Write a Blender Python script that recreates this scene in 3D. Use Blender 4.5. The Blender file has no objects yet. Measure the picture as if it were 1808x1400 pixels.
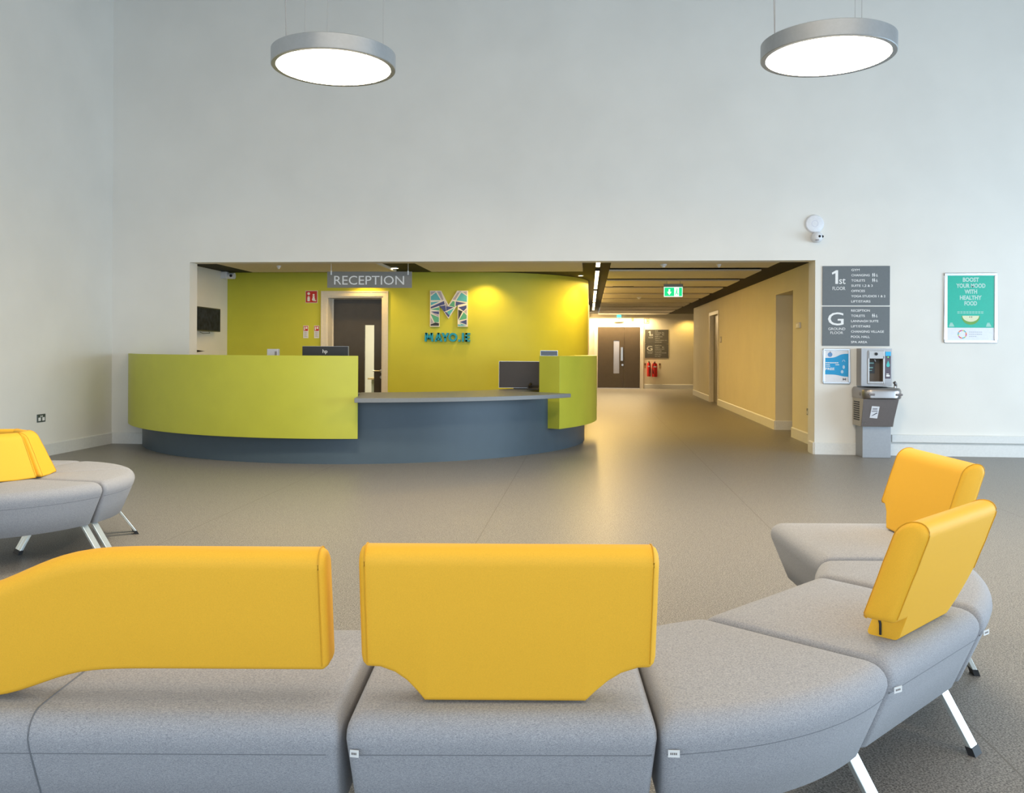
import bpy, bmesh, math, random
from mathutils import Vector, Matrix
PI = math.pi
R = math.radians
random.seed(7)
SC = bpy.context.scene
COL = SC.collection

# ------------------------------------------------------------------ camera
YAW, ROLL = 5.02, 0.31
cam_d = bpy.data.cameras.new('camera')
cam_d.sensor_fit = 'HORIZONTAL'
cam_d.sensor_width = 36.0
cam_d.lens = 1550.0 / 1808.0 * 36.0
cam_d.shift_y = -82.7 / 1808.0
cam_d.clip_start = 0.05
cam_d.clip_end = 200
cam = bpy.data.objects.new('camera', cam_d)
COL.objects.link(cam)
cam.matrix_world = (Matrix.Translation((0, 0, 1.25)) @ Matrix.Rotation(R(YAW), 4, 'Z')
                    @ Matrix.Rotation(R(90), 4, 'X') @ Matrix.Rotation(R(ROLL), 4, 'Z'))
SC.camera = cam

# ------------------------------------------------------------------ world, light, exposure
world = bpy.data.worlds.new('world')
SC.world = world
world.use_nodes = True
bg = world.node_tree.nodes['Background']
bg.inputs[0].default_value = (0.62, 0.80, 1.0, 1)
bg.inputs[1].default_value = 1.2
SC.view_settings.view_transform = 'Standard'
SC.view_settings.look = 'None'
SC.view_settings.gamma = 1.0
SC.view_settings.use_curve_mapping = False
SC.view_settings.exposure = 0.08


def area(name, loc, rot, sx, sy, power, color, spread=180):
    d = bpy.data.lights.new(name, 'AREA')
    d.shape = 'RECTANGLE'
    d.size, d.size_y = sx, sy
    d.energy = power
    d.color = color
    d.spread = R(spread)
    o = bpy.data.objects.new(name, d)
    COL.objects.link(o)
    o.location = loc
    o.rotation_euler = [R(a) for a in rot]
    return o


def spot(name, loc, rot, power, color, size=100, blend=0.6, radius=0.04):
    d = bpy.data.lights.new(name, 'SPOT')
    d.energy = power
    d.color = color
    d.spot_size = R(size)
    d.spot_blend = blend
    d.shadow_soft_size = radius
    o = bpy.data.objects.new(name, d)
    COL.objects.link(o)
    o.location = loc
    o.rotation_euler = [R(a) for a in rot]
    return o


DAY = (0.69, 0.85, 1.0)
WARM = (1.0, 0.72, 0.40)
LED = (1.0, 0.64, 0.17)
# daylight through the glazing of the right wall and of the rear wall
area('daylight_right', (8.75, 4.6, 1.45), (0, 90, 0), 2.4, 9.6, 640, (0.62, 0.82, 1.0))
area('daylight_rear', (1.0, -5.9, 1.75), (90, 0, 0), 13.0, 3.0, 420, DAY)
# added warm overhead fill for the hall, standing in for unseen lamps
area('hall_fill_glow', (1.0, 1.5, 6.05), (0, 0, 0), 9.0, 9.0, 340, (1.0, 0.78, 0.52))
# corridor and reception luminaires
area('corridor_strip_glow', (0.115, 16.8, 2.40), (0, 0, 0), 0.10, 9.0, 135, LED)
area('corridor_end_glow', (0.95, 28.72, 2.38), (-12, 0, 0), 2.0, 0.10, 120, (1, 0.74, 0.40))
area('reception_ceiling_glow', (-2.9, 12.3, 2.40), (0, 0, 0), 4.0, 0.5, 30, LED)
spot('wall_washer_glow', (-3.45, 13.22, 2.42), (0, 0, 0), 32, LED, 130)
spot('wall_washer_glow', (-1.55, 13.22, 2.42), (0, 0, 0), 40, LED, 130)
spot('wall_washer_glow', (0.02, 14.45, 2.42), (0, 0, 0), 40, LED, 130)
spot('corridor_end_spot_glow', (3.2, 28.6, 2.4), (0, 0, 0), 40, LED, 140)
area('office_glow', (-3.6, 15.4, 2.38), (0, 0, 0), 1.6, 1.6, 95, (1.0, 0.88, 0.66))
area('side_room_glow', (4.5, 12.6, 2.38), (0, 0, 0), 1.0, 1.0, 14, LED)


# ------------------------------------------------------------------ materials
def mat(name, col, rough=0.5, metal=0.0, spec=0.5, noise=0.0, nscale=40.0, bump=0.0, bscale=200.0,
        emit=None, estr=0.0, stretch=(1, 1, 1), coat=0.0, dark=None):
    m = bpy.data.materials.new(name)
    m.use_nodes = True
    nt = m.node_tree
    b = nt.nodes['Principled BSDF']
    b.inputs['Base Color'].default_value = (*col, 1)
    b.inputs['Roughness'].default_value = rough
    b.inputs['Metallic'].default_value = metal
    b.inputs['Specular IOR Level'].default_value = spec
    b.inputs['Coat Weight'].default_value = coat
    if emit:
        b.inputs['Emission Color'].default_value = (*emit, 1)
        b.inputs['Emission Strength'].default_value = estr
    tc = nt.nodes.new('ShaderNodeTexCoord')
    mp = nt.nodes.new('ShaderNodeMapping')
    mp.inputs['Scale'].default_value = stretch
    nt.links.new(tc.outputs['Object'], mp.inputs[0])
    n = nt.nodes.new('ShaderNodeTexNoise')
    n.inputs['Scale'].default_value = nscale
    n.inputs['Detail'].default_value = 3
    nt.links.new(mp.outputs[0], n.inputs['Vector'])
    mx = nt.nodes.new('ShaderNodeMix')
    mx.data_type = 'RGBA'
    d = dark or tuple(c * (1 - max(noise, 0.03)) for c in col)
    l = tuple(min(1, c * (1 + max(noise, 0.03))) for c in col)
    mx.inputs[6].default_value = (*d, 1)
    mx.inputs[7].default_value = (*l, 1)
    cr = nt.nodes.new('ShaderNodeMapRange')
    cr.inputs[1].default_value = 0.3
    cr.inputs[2].default_value = 0.7
    nt.links.new(n.outputs[0], cr.inputs[0])
    nt.links.new(cr.outputs[0], mx.inputs[0])
    nt.links.new(mx.outputs[2], b.inputs['Base Color'])
    if bump:
        n2 = nt.nodes.new('ShaderNodeTexNoise')
        n2.inputs['Scale'].default_value = bscale
        n2.inputs['Detail'].default_value = 2
        nt.links.new(mp.outputs[0], n2.inputs['Vector'])
        bp = nt.nodes.new('ShaderNodeBump')
        bp.inputs['Strength'].default_value = bump
        bp.inputs['Distance'].default_value = 0.002
        nt.links.new(n2.outputs[0], bp.inputs['Height'])
        nt.links.new(bp.outputs[0], b.inputs['Normal'])
    return m


def srgb(r, g, b):
    f = lambda v: (v / 255 / 12.92) if v / 255 <= 0.04045 else ((v / 255 + 0.055) / 1.055) ** 2.4
    return (f(r), f(g), f(b))


M_wall = mat('white wall paint', (0.755, 0.735, 0.69), 0.75, noise=0.012, nscale=1.5, bump=0.05, bscale=300)
M_skirt = mat('white satin paint', (0.70, 0.70, 0.68), 0.4)
M_cream = mat('lamp tinted cream paint', (0.72, 0.66, 0.50), 0.7, noise=0.012, nscale=1.5)  # cream deepened with the yellow that the corridor lamps cast
M_ceilhall = mat('white ceiling paint', (0.34, 0.34, 0.33), 0.8)
M_lime = mat('lime wall paint', (0.54, 0.54, 0.045), 0.55, noise=0.015, nscale=3)
M_limelam = mat('lime laminate', (0.47, 0.48, 0.045), 0.38, noise=0.012, nscale=4)
M_blue = mat('slate blue laminate', (0.062, 0.096, 0.128), 0.42, noise=0.03, nscale=6)
M_counter = mat('grey worktop laminate', (0.17, 0.185, 0.20), 0.38, noise=0.03, nscale=60)
M_black = mat('black ceiling paint', (0.004, 0.0035, 0.003), 0.8)
M_panel = mat('white ceiling panel', (0.66, 0.62, 0.54), 0.8, bump=0.05)
M_grey = mat('grey sign board', (0.125, 0.14, 0.15), 0.45)
M_recsign = mat('taupe sign board', (0.20, 0.19, 0.17), 0.35)
M_white = mat('white lettering', (0.80, 0.80, 0.80), 0.5)
M_whiteplastic = mat('white plastic', (0.75, 0.76, 0.80), 0.35)
M_door = mat('dark grey door laminate', (0.060, 0.052, 0.044), 0.24, noise=0.05, nscale=8)
M_frame = mat('cream door frame paint', (0.66, 0.62, 0.55), 0.45)
M_alu = mat('brushed aluminium', (0.55, 0.56, 0.58), 0.28, 1.0, stretch=(1, 1, 30), noise=0.06, nscale=30)
M_leg = mat('polished aluminium leg', (0.78, 0.84, 0.83), 0.30, 0.85)
M_steel = mat('stainless steel', (0.35, 0.33, 0.325), 0.36, 1.0, noise=0.05, nscale=20, stretch=(30, 30, 1))
M_steeldark = mat('dark painted steel', (0.20, 0.18, 0.18), 0.45, 0.4)
M_steelside = mat('taupe steel side', (0.42, 0.38, 0.32), 0.45, 0.5)
M_rubber = mat('black rubber', (0.012, 0.012, 0.014), 0.6)
M_blackpl = mat('black plastic', (0.02, 0.02, 0.022), 0.35)
M_glossblack = mat('glossy black screen', (0.018, 0.018, 0.02), 0.15)
M_darkbrown = mat('dark brown screen back', (0.045, 0.033, 0.026), 0.45)
M_yellow = mat('yellow woven upholstery', (0.90, 0.485, 0.034), 0.62, noise=0.05, nscale=500, bump=0.25, bscale=900, spec=0.35)
M_yseam = mat('yellow piping', (0.66, 0.34, 0.012), 0.6)
M_seam = mat('grey seam stitching', (0.17, 0.18, 0.20), 0.9)
M_red = mat('red enamel', (0.55, 0.015, 0.01), 0.35)
M_redsign = mat('red sign face', (0.50, 0.012, 0.012), 0.45)
M_teal = mat('teal blue letters', (0.0, 0.30, 0.50), 0.4)
M_mint = mat('mint poster paper', (0.0, 0.42, 0.30), 0.4)
M_paper = mat('white poster paper', (0.72, 0.74, 0.80), 0.45)
M_glass = None
M_lampface = mat('lit diffuser', (0.9, 0.9, 0.9), 0.5, emit=(1.0, 0.93, 0.80), estr=6.0)
M_led = mat('lit strip diffuser', (0.9, 0.85, 0.7), 0.5, emit=(1.0, 0.80, 0.45), estr=9.0)
M_exitgreen = mat('lit green sign face', (0.0, 0.35, 0.12), 0.4, emit=(0.0, 0.75, 0.25), estr=0.9)
M_exitwhite = mat('lit white sign face', (0.8, 0.9, 0.85), 0.4, emit=(0.8, 1.0, 0.9), estr=0.95)
M_lamprim = mat('silver lamp housing', (0.42, 0.45, 0.48), 0.38, 0.7)
M_wire = mat('thin steel wire', (0.35, 0.35, 0.36), 0.5, 0.4)


def glass_mat():
    m = bpy.data.materials.new('clear vision glass')
    m.use_nodes = True
    nt = m.node_tree
    b = nt.nodes['Principled BSDF']
    b.inputs['Base Color'].default_value = (0.9, 0.95, 0.93, 1)
    b.inputs['Roughness'].default_value = 0.02
    b.inputs['Transmission Weight'].default_value = 1.0
    b.inputs['IOR'].default_value = 1.05
    return m


M_glass = glass_mat()


def floor_mat():
    m = bpy.data.materials.new('speckled sheet vinyl')
    m.use_nodes = True
    nt = m.node_tree
    N, L = nt.nodes, nt.links
    b = N['Principled BSDF']
    b.inputs['Roughness'].default_value = 0.43
    b.inputs['Specular IOR Level'].default_value = 0.5
    tc = N.new('ShaderNodeTexCoord')
    n = N.new('ShaderNodeTexNoise')
    n.inputs['Scale'].default_value = 170
    n.inputs['Detail'].default_value = 4
    L.new(tc.outputs['Object'], n.inputs['Vector'])
    v = N.new('ShaderNodeTexVoronoi')
    v.inputs['Scale'].default_value = 260
    L.new(tc.outputs['Object'], v.inputs['Vector'])
    r = N.new('ShaderNodeValToRGB')
    e = r.color_ramp.elements
    e[0].position, e[0].color = 0.36, (0.085, 0.081, 0.077, 1)
    e[1].position, e[1].color = 0.64, (0.37, 0.352, 0.328, 1)
    a = N.new('ShaderNodeMath')
    a.operation = 'MULTIPLY_ADD'
    L.new(v.outputs['Color'], a.inputs[0])
    a.inputs[1].default_value = 0.22
    L.new(n.outputs[0], a.inputs[2])
    s = N.new('ShaderNodeMath')
    s.operation = 'SUBTRACT'
    L.new(a.outputs[0], s.inputs[0])
    s.inputs[1].default_value = 0.11
    L.new(s.outputs[0], r.inputs[0])
    # welded sheet seams every two metres along Y
    sx = N.new('ShaderNodeSeparateXYZ')
    L.new(tc.outputs['Object'], sx.inputs[0])
    ad = N.new('ShaderNodeMath')
    ad.operation = 'ADD'
    L.new(sx.outputs[0], ad.inputs[0])
    ad.inputs[1].default_value = 20.725
    md = N.new('ShaderNodeMath')
    md.operation = 'MODULO'
    L.new(ad.outputs[0], md.inputs[0])
    md.inputs[1].default_value = 2.0
    lt = N.new('ShaderNodeMath')
    lt.operation = 'LESS_THAN'
    L.new(md.outputs[0], lt.inputs[0])
    lt.inputs[1].default_value = 0.006
    mx = N.new('ShaderNodeMix')
    mx.data_type = 'RGBA'
    L.new(lt.outputs[0], mx.inputs[0])
    L.new(r.outputs[0], mx.inputs[6])
    mx.inputs[7].default_value = (0.15, 0.138, 0.12, 1)
    L.new(mx.outputs[2], b.inputs['Base Color'])
    bp = N.new('ShaderNodeBump')
    bp.inputs['Strength'].default_value = 0.12
    bp.inputs['Distance'].default_value = 0.001
    L.new(n.outputs[0], bp.inputs['Height'])
    L.new(bp.outputs[0], b.inputs['Normal'])
    return m


def fabric_mat():
    m = bpy.data.materials.new('grey melange upholstery')
    m.use_nodes = True
    nt = m.node_tree
    N, L = nt.nodes, nt.links
    b = N['Principled BSDF']
    b.inputs['Roughness'].default_value = 0.9
    b.inputs['Specular IOR Level'].default_value = 0.2
    b.inputs['Sheen Weight'].default_value = 0.15
    tc = N.new('ShaderNodeTexCoord')
    outs = []
    for sc in ((230, 230, 1100), (900, 900, 380)):
        mp = N.new('ShaderNodeMapping')
        mp.inputs['Scale'].default_value = sc
        L.new(tc.outputs['Object'], mp.inputs[0])
        n = N.new('ShaderNodeTexNoise')
        n.inputs['Scale'].default_value = 1.0
        n.inputs['Detail'].default_value = 3
        L.new(mp.outputs[0], n.inputs['Vector'])
        outs.append(n)
    a = N.new('ShaderNodeMath')
    a.operation = 'ADD'
    L.new(outs[0].outputs[0], a.inputs[0])
    L.new(outs[1].outputs[0], a.inputs[1])
    h = N.new('ShaderNodeMath')
    h.operation = 'MULTIPLY'
    L.new(a.outputs[0], h.inputs[0])
    h.inputs[1].default_value = 0.5
    r = N.new('ShaderNodeValToRGB')
    e = r.color_ramp.elements
    e[0].position, e[0].color = 0.34, (0.182, 0.197, 0.225, 1)
    e[1].position, e[1].color = 0.66, (0.475, 0.482, 0.515, 1)
    L.new(h.outputs[0], r.inputs[0])
    L.new(r.outputs[0], b.inputs['Base Color'])
    bp = N.new('ShaderNodeBump')
    bp.inputs['Strength'].default_value = 0.3
    bp.inputs['Distance'].default_value = 0.001
    L.new(h.outputs[0], bp.inputs['Height'])
    L.new(bp.outputs[0], b.inputs['Normal'])
    return m


M_floor = floor_mat()
M_fabric = fabric_mat()


# ------------------------------------------------------------------ helpers
class MB:
    """collects shapes; build() links them as one mesh object"""

    def __init__(self):
        self.v, self.f, self.m = [], [], []

    def add(self, vs, fs, mi=0):
        k = len(self.v)
        self.v += [tuple(p) for p in vs]
        self.f += [tuple(i + k for i in f) for f in fs]
        self.m += [mi] * len(fs)
        return self

    def box(self, x0, y0, z0, x1, y1, z1, mi=0):
        vs = [(x0, y0, z0), (x1, y0, z0), (x1, y1, z0), (x0, y1, z0), (x0, y0, z1), (x1, y0, z1), (x1, y1, z1), (x0, y1, z1)]
        return self.add(vs, [(0, 3, 2, 1), (4, 5, 6, 7), (0, 1, 5, 4), (1, 2, 6, 5), (2, 3, 7, 6), (3, 0, 4, 7)], mi)

    def prism(self, poly, fn, d0, d1, mi=0):
        """extrude a CCW 2D polygon; fn(u, v, d) gives the 3D point"""
        n = len(poly)
        vs = [fn(u, v, d0) for u, v in poly] + [fn(u, v, d1) for u, v in poly]
        fs = [tuple(range(n))[::-1], tuple(range(n, 2 * n))]
        fs += [(i, (i + 1) % n, n + (i + 1) % n, n + i) for i in range(n)]
        return self.add(vs, fs, mi)

    def rings(self, rings, cap=True, closed=True, mi=0):
        n = len(rings[0])
        vs = [p for r in rings for p in r]
        fs = []
        for k in range(len(rings) - 1):
            for i in range(n if closed else n - 1):
                j = (i + 1) % n
                fs.append((k * n + i, k * n + j, (k + 1) * n + j, (k + 1) * n + i))
        if cap:
            fs.append(tuple(range(n))[::-1])
            fs.append(tuple(range((len(rings) - 1) * n, len(rings) * n)))
        return self.add(vs, fs, mi)

    def tube(self, pts, r, seg=8, mi=0):
        pts = [Vector(p) for p in pts]
        rings = []
        for i, p in enumerate(pts):
            a = pts[max(i - 1, 0)]
            b = pts[min(i + 1, len(pts) - 1)]
            t = (b - a).normalized()
            u = t.cross(Vector((0, 0, 1)))
            if u.length < 1e-3:
                u = t.cross(Vector((1, 0, 0)))
            u.normalize()
            w = t.cross(u)
            rings.append([p + (u * math.cos(2 * PI * k / seg) + w * math.sin(2 * PI * k / seg)) * r for k in range(seg)])
        return self.rings(rings, mi=mi)

    def lathe(self, prof, c=(0, 0, 0), seg=32, axis='Z', mi=0, cap=True):
        rings = []
        for r, h in prof:
            ring = []
            for k in range(seg):
                a = 2 * PI * k / seg
                if axis == 'Z':
                    ring.append((c[0] + r * math.cos(a), c[1] + r * math.sin(a), c[2] + h))
                elif axis == 'Y':
                    ring.append((c[0] + r * math.cos(a), c[1] + h, c[2] + r * math.sin(a)))
                else:
                    ring.append((c[0] + h, c[1] + r * math.cos(a), c[2] + r * math.sin(a)))
            rings.append(ring)
        return self.rings(rings, mi=mi, cap=cap)

    def build(self, name, mats, parent=None, smooth=False, bevel=0.0, seg=2, angle=35, loc=None):
        me = bpy.data.meshes.new(name)
        me.from_pydata(self.v, [], self.f)
        if not isinstance(mats, (list, tuple)):
            mats = [mats]
        for mm in mats:
            me.materials.append(mm)
        me.polygons.foreach_set('material_index', self.m)
        bm = bmesh.new()
        bm.from_mesh(me)
        bmesh.ops.remove_doubles(bm, verts=bm.verts, dist=1e-6)
        bmesh.ops.recalc_face_normals(bm, faces=bm.faces)
        bm.to_mesh(me)
        bm.free()
        me.update()
        if smooth:
            me.shade_smooth()
            me.set_sharp_from_angle(angle=R(angle))
        o = bpy.data.objects.new(name, me)
        COL.objects.link(o)
        if parent:
            o.parent = parent
        if loc:
            o.location = loc
        if bevel:
            md = o.modifiers.new('bevel', 'BEVEL')
            md.width = bevel
            md.segments = seg
            md.limit_method = 'ANGLE'
            md.angle_limit = R(35)
            md.harden_normals = False
        return o


def tag(o, label=None, cat=None, group=None, kind=None):
    if label: o['label'] = label
    if cat: o['category'] = cat
    if group: o['group'] = group
    if kind: o['kind'] = kind
    return o


def thing(name, label, cat, loc=(0, 0, 0), rz=0.0, group=None):
    o = bpy.data.objects.new(name, None)
    COL.objects.link(o)
    o.location = loc
    o.rotation_euler = (0, 0, rz)
    o.empty_display_size = 0.1
    return tag(o, label, cat, group)


def struct(o):
    o['kind'] = 'structure'
    return o


def copy_tree(o, parent=None):
    c = o.copy()
    COL.objects.link(c)
    c.parent = parent
    for ch in list(o.children):
        copy_tree(ch, c)
    return c


def text_into(mb, s, x, z, h, fn, w=None, align='L', depth=0.002, bold=0.0, mi=0):
    """adds letters to mb: baseline-left at (x, z), cap height h, optional width w; fn(u, v, d) -> point"""
    cu = bpy.data.curves.new('t', 'FONT')
    cu.body = s
    cu.size = 1.0
    cu.offset = bold
    cu.resolution_u = 3
    o = bpy.data.objects.new('t', cu)
    COL.objects.link(o)
    dg = bpy.context.evaluated_depsgraph_get()
    me = bpy.data.meshes.new_from_object(o.evaluated_get(dg))
    vs = [v.co.copy() for v in me.vertices]
    if vs:
        x0 = min(v.x for v in vs)
        x1 = max(v.x for v in vs)
        sy = h / 0.73
        sx = (w / (x1 - x0)) if w else sy
        tw = (x1 - x0) * sx
        off = {'L': 0, 'C': -tw / 2, 'R': -tw}[align]
        n = len(vs)
        pts = [fn(x + off + (v.x - x0) * sx, z + v.y * sy, depth) for v in vs]
        back = [fn(x + off + (v.x - x0) * sx, z + v.y * sy, 0) for v in vs]
        fs = [tuple(p.vertices) for p in me.polygons]
        ec = {}
        for f in fs:
            for i in range(len(f)):
                e = (f[i], f[(i + 1) % len(f)])
                k = tuple(sorted(e))
                ec.setdefault(k, []).append(e)
        allf = list(fs)
        for k, l in ec.items():
            if len(l) == 1:
                a, b = l[0]
                allf.append((b, a, a + n, b + n))
        mb.add(pts + back, allf, mi)
    bpy.data.objects.remove(o)
    bpy.data.curves.remove(cu)
    bpy.data.meshes.remove(me)


def on_front(Y):     # a plane facing the camera (-Y)
    return lambda u, v, d: (u, Y - d, v)


def quad(mb, fn, x0, z0, x1, z1, d=0.001, mi=0, t=0.0005):
    mb.prism([(x0, z0), (x1, z0), (x1, z1), (x0, z1)], fn, d - t, d, mi)


def disc(mb, fn, x, z, r, d=0.001, mi=0, n=16, t=0.0005, rx=None):
    rx = rx or r
    mb.prism([(x + rx * math.cos(2 * PI * k / n), z + r * math.sin(2 * PI * k / n)) for k in range(n)], fn, d - t, d, mi)


CY, SY = math.cos(R(YAW)), math.sin(R(YAW))


def W(x, y, z=0.0):          # bench layout frame (turned 5 degrees) to room frame
    return (x * CY - y * SY, y * CY + x * SY, z)


# ------------------------------------------------------------------ the room
YW, YB = 10.95, 11.17        # front and back face of the wall with the wide opening
XL, XR = -6.2, 8.6
HC = 2.45
struct(MB().box(-7.5, -6.4, -0.1, 9.5, 30, 0).build('floor', M_floor))
struct(MB().box(XL - .2, -6.2, 0, XL, YB, 6.2).build('wall_left', M_wall))
w = MB()
w.box(XL, YW, 0, -5.154, YB, 6.2)
w.box(2.733, YW, 0, XR + .2, YB, 6.2)
w.box(-5.154, YW, 2.357, 2.733, YB, 6.2)
struct(w.build('wall_front', M_wall))
# right wall with a band of glazing, rear wall likewise (both beyond the frame)
w = MB()
w.box(XR, -6.2, 0, XR + .2, YW, 0.25)
w.box(XR, -6.2, 3.25, XR + .2, YW, 6.2)
w.box(XR, 9.4, 0.25, XR + .2, YW, 3.25)
w.box(XR, -6.2, 0.25, XR + .2, -0.2, 3.25)
struct(w.build('wall_right', M_wall))
w = MB()
w.box(XL - .2, -6.4, 0, XR + .2, -6.2, 0.25)
w.box(XL - .2, -6.4, 3.25, XR + .2, -6.2, 6.2)
w.box(XL - .2, -6.4, .25, -5.5, -6.2, 3.25)
w.box(7.5, -6.4, .25, XR + .2, -6.2, 3.25)
struct(w.build('wall_rear', M_wall))
w = MB()
for k in range(7):
    y = -0.2 + k * 1.6
    w.box(XR + .05, y - .03, .25, XR + .12, y + .03, 3.25)
w.box(XR + .05, -.2, .25, XR + .12, 9.4, .31)
w.box(XR + .05, -.2, 3.19, XR + .12, 9.4, 3.25)
struct(w.build('window_1', M_alu))
w = MB()
for k in range(9):
    x = -5.5 + k * 13 / 8
    w.box(x - .03, -6.33, .25, x + .03, -6.26, 3.25)
struct(w.build('window_2', M_alu))
struct(MB().box(XL - .2, -6.4, 6.2, XR + .2, YB, 6.4).build('ceiling', M_ceilhall))

# skirting boards: profile with a small chamfer
def skirt(mb, x0, y0, x1, y1, h=0.147, t=0.018):
    d = Vector((x1 - x0, y1 - y0, 0)).normalized()
    n = Vector((d.y, -d.x, 0))
    prof = [(0, 0), (t, 0), (t, h - .012), (t * .45, h), (0, h)]
    r = [[Vector((x, y, 0)) + n * a + Vector((0, 0, b)) for a, b in prof] for x, y in ((x0, y0), (x1, y1))]
    mb.rings(r)


w = MB(); skirt(w, XL, -6.2, XL, YW)
o = w.build('baseboard_left', M_skirt); struct(o)
w = MB(); skirt(w, XL, YW, -5.154, YW)
struct(w.build('baseboard_front_left', M_skirt))
w = MB(); skirt(w, 2.733, YW, XR, YW); skirt(w, 2.733, YB, 2.733, YW)
struct(w.build('baseboard_front_right', M_skirt))
struct(MB().box(3.63, YW - .05, .164, XR, YW, .252).build('trim_1', M_skirt, bevel=.004))

# alcove behind the opening
struct(MB().box(-5.93, YB, 0, -5.73, 13.85, HC).build('wall_alcove_left', M_wall))
YL = 13.5
w = MB()
w.box(-5.93, YL, 0, -4.12, YL + .35, HC)
w.box(-4.12, YL, 2.075, -3.21, YL + .35, HC)
w.box(-3.21, YL, 0, -1.90, YL + .35, HC)
rin, rout = [], []
N = 28
pts = []
for k in range(N + 1):
    a = PI / 2 * k / N
    pts.append((-1.90 + 1.88 * math.sin(a), 15.43 - 1.93 * math.cos(a), math.sin(a), -math.cos(a)))
rings = []
for x, y, nx, ny in pts:
    rings.append([(x, y, 0), (x, y, HC), (x - nx * .2, y - ny * .2, HC), (x - nx * .2, y - ny * .2, 0)])
w.rings(rings)
o = struct(w.build('wall_alcove_back', M_lime, smooth=True, angle=30))
# corridor left wall beyond the curve, with two frames seen edge-on
struct(MB().box(-.22, 15.43, 0, -.02, 29.2, HC).build('wall_corridor_left', M_wall))
for n, (y0, y1) in enumerate(((17.6, 19.0), (23.0, 24.4))):
    e = struct(thing('door_%d' % (n + 4), None, None, (0, 0, 0)))
    w = MB()
    w.box(-.02, y0, 0, .0, y0 + .08, 2.15).box(-.02, y1 - .08, 0, .0, y1, 2.15).box(-.02, y0 + .08, 2.07, .0, y1 - .08, 2.15)
    w.build('door_frame', M_frame, e)
    MB().box(-.02, y0 + .08, 0.004, -.012, y1 - .08, 2.07).build('door_leaf', M_door, e)

# corridor right wall with a side opening and a doorway
X0, X1 = 2.955, 3.24
w = MB()
w.box(X0, YB, 0, X1, 13.10, HC)
w.box(X0, 13.10, 2.14, X1, 14.27, HC)
w.box(X0, 14.27, 0, X1, 20.50, HC)
w.box(X0, 20.50, 2.10, X1, 21.85, HC)
w.box(X0, 21.85, 0, X1, 25.3, HC)
struct(w.build('wall_corridor_right', M_cream))
struct(MB().box(2.733, YB, 0, X0, YB + .1, HC).build('wall_corridor_nib', M_wall))
w = MB()
skirt(w, X0, 13.10, X0, YB + .1)
skirt(w, X0, 20.42, X0, 14.27)
skirt(w, X0, 14.27, X1, 14.27)
skirt(w, X0, 25.3, X0, 21.93)
struct(w.build('baseboard_corridor_right', M_skirt))
struct(MB().box(-.3, 29.0, 0, 6.2, 29.2, HC).build('wall_corridor_end', M_cream))
w = MB(); skirt(w, 1.80, 29.0, 6.0, 29.0)
struct(w.build('baseboard_corridor_end', M_skirt))
struct(MB().box(6.0, 11.2, 0, 6.2, 29.0, HC).build('wall_side_room', M_wall))
w = MB()
w.box(-5.93, YB, HC, .29, 29.2, HC + .3)
w.box(2.48, YB, HC, 6.2, 29.2, HC + .3)
w.box(.29, YB, HC + .2, 2.48, 29.2, HC + .3)
struct(w.build('ceiling_corridor', M_black))
# office behind the reception door
w = MB()
w.box(-6.0, 17.0, 0, -1.6, 17.1, HC).box(-6.1, 13.85, 0, -6.0, 17.1, HC).box(-1.6, 15.5, 0, -1.5, 17.1, HC)
struct(w.build('wall_office', M_wall))

# ceiling panels of the corridor (white slabs hung across, dark gaps between)
ys = [11.19, 12.50, 14.35, 16.15, 18.0, 19.8, 21.6, 23.45, 25.25, 27.05, 28.85]
for k in range(len(ys) - 1):
    xr = 2.48
    lab = ('white ceiling panel across the corridor, ' +
           ['nearest the wide opening', 'second from the wide opening', 'third from the opening, above the green exit sign',
            'fourth from the opening, just behind the exit sign', 'fifth from the wide opening',
            'sixth from the wide opening', 'seventh from the wide opening', 'third from the far end wall',
            'second from the far end wall', 'farthest, above the double doors'][k])
    p = MB().box(.29, ys[k] + (.48 if k else 0), 2.412, xr, ys[k + 1], 2.436).build('ceiling_panel', M_panel, bevel=.003)
    tag(p, lab, 'ceiling panel', 'ceiling panels along the corridor')
p = MB().box(-5.13, YB + .02, 2.412, -2.90, 13.03, HC).build('ceiling_panel', M_panel)
tag(p, 'long white ceiling panel over the left half of the reception desk', 'ceiling panel', 'ceiling panels over the reception')
p = MB().box(-2.36, YB + .02, 2.412, -0.10, 13.03, HC).build('ceiling_panel', M_panel)
tag(p, 'long white ceiling panel between the downlight gap and the corridor light strip', 'ceiling panel', 'ceiling panels over the reception')

# light strips in the dark trough
for k, (y0, y1, s) in enumerate(((11.35, 12.35, 'nearest the opening, mostly cut off by the wall edge'), (13.0, 16.83, 'longest, second from the opening'),
                                 (17.35, 21.5, 'third from the opening'), (21.9, 25.7, 'farthest from the opening'))):
    t = thing('light_strip', 'linear light in the black trough, ' + s, 'ceiling light', (.115, y0, 2.43), 0, 'linear lights in the corridor trough')
    MB().box(-.035, 0, -.012, .035, y1 - y0, 0.02).build('light_body', M_black, t)
    MB().box(-.027, .02, -.017, .027, y1 - y0 - .02, -.012).build('light_diffuser', M_led, t)
# downlights
def downlight(x, y, label, r=.05, z=HC):
    t = thing('downlight', label, 'ceiling light', (x, y, z))
    MB().lathe([(r, -.0), (r, -.012), (r * .85, -.014), (r * .85, -.004)], seg=24, cap=False).build('trim_ring', M_alu, t, smooth=True)
    MB().lathe([(.001, -.006), (r * .84, -.006), (r * .84, -.010), (.001, -.010)], seg=24).build('light_diffuser', M_led, t)
    return t


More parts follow.
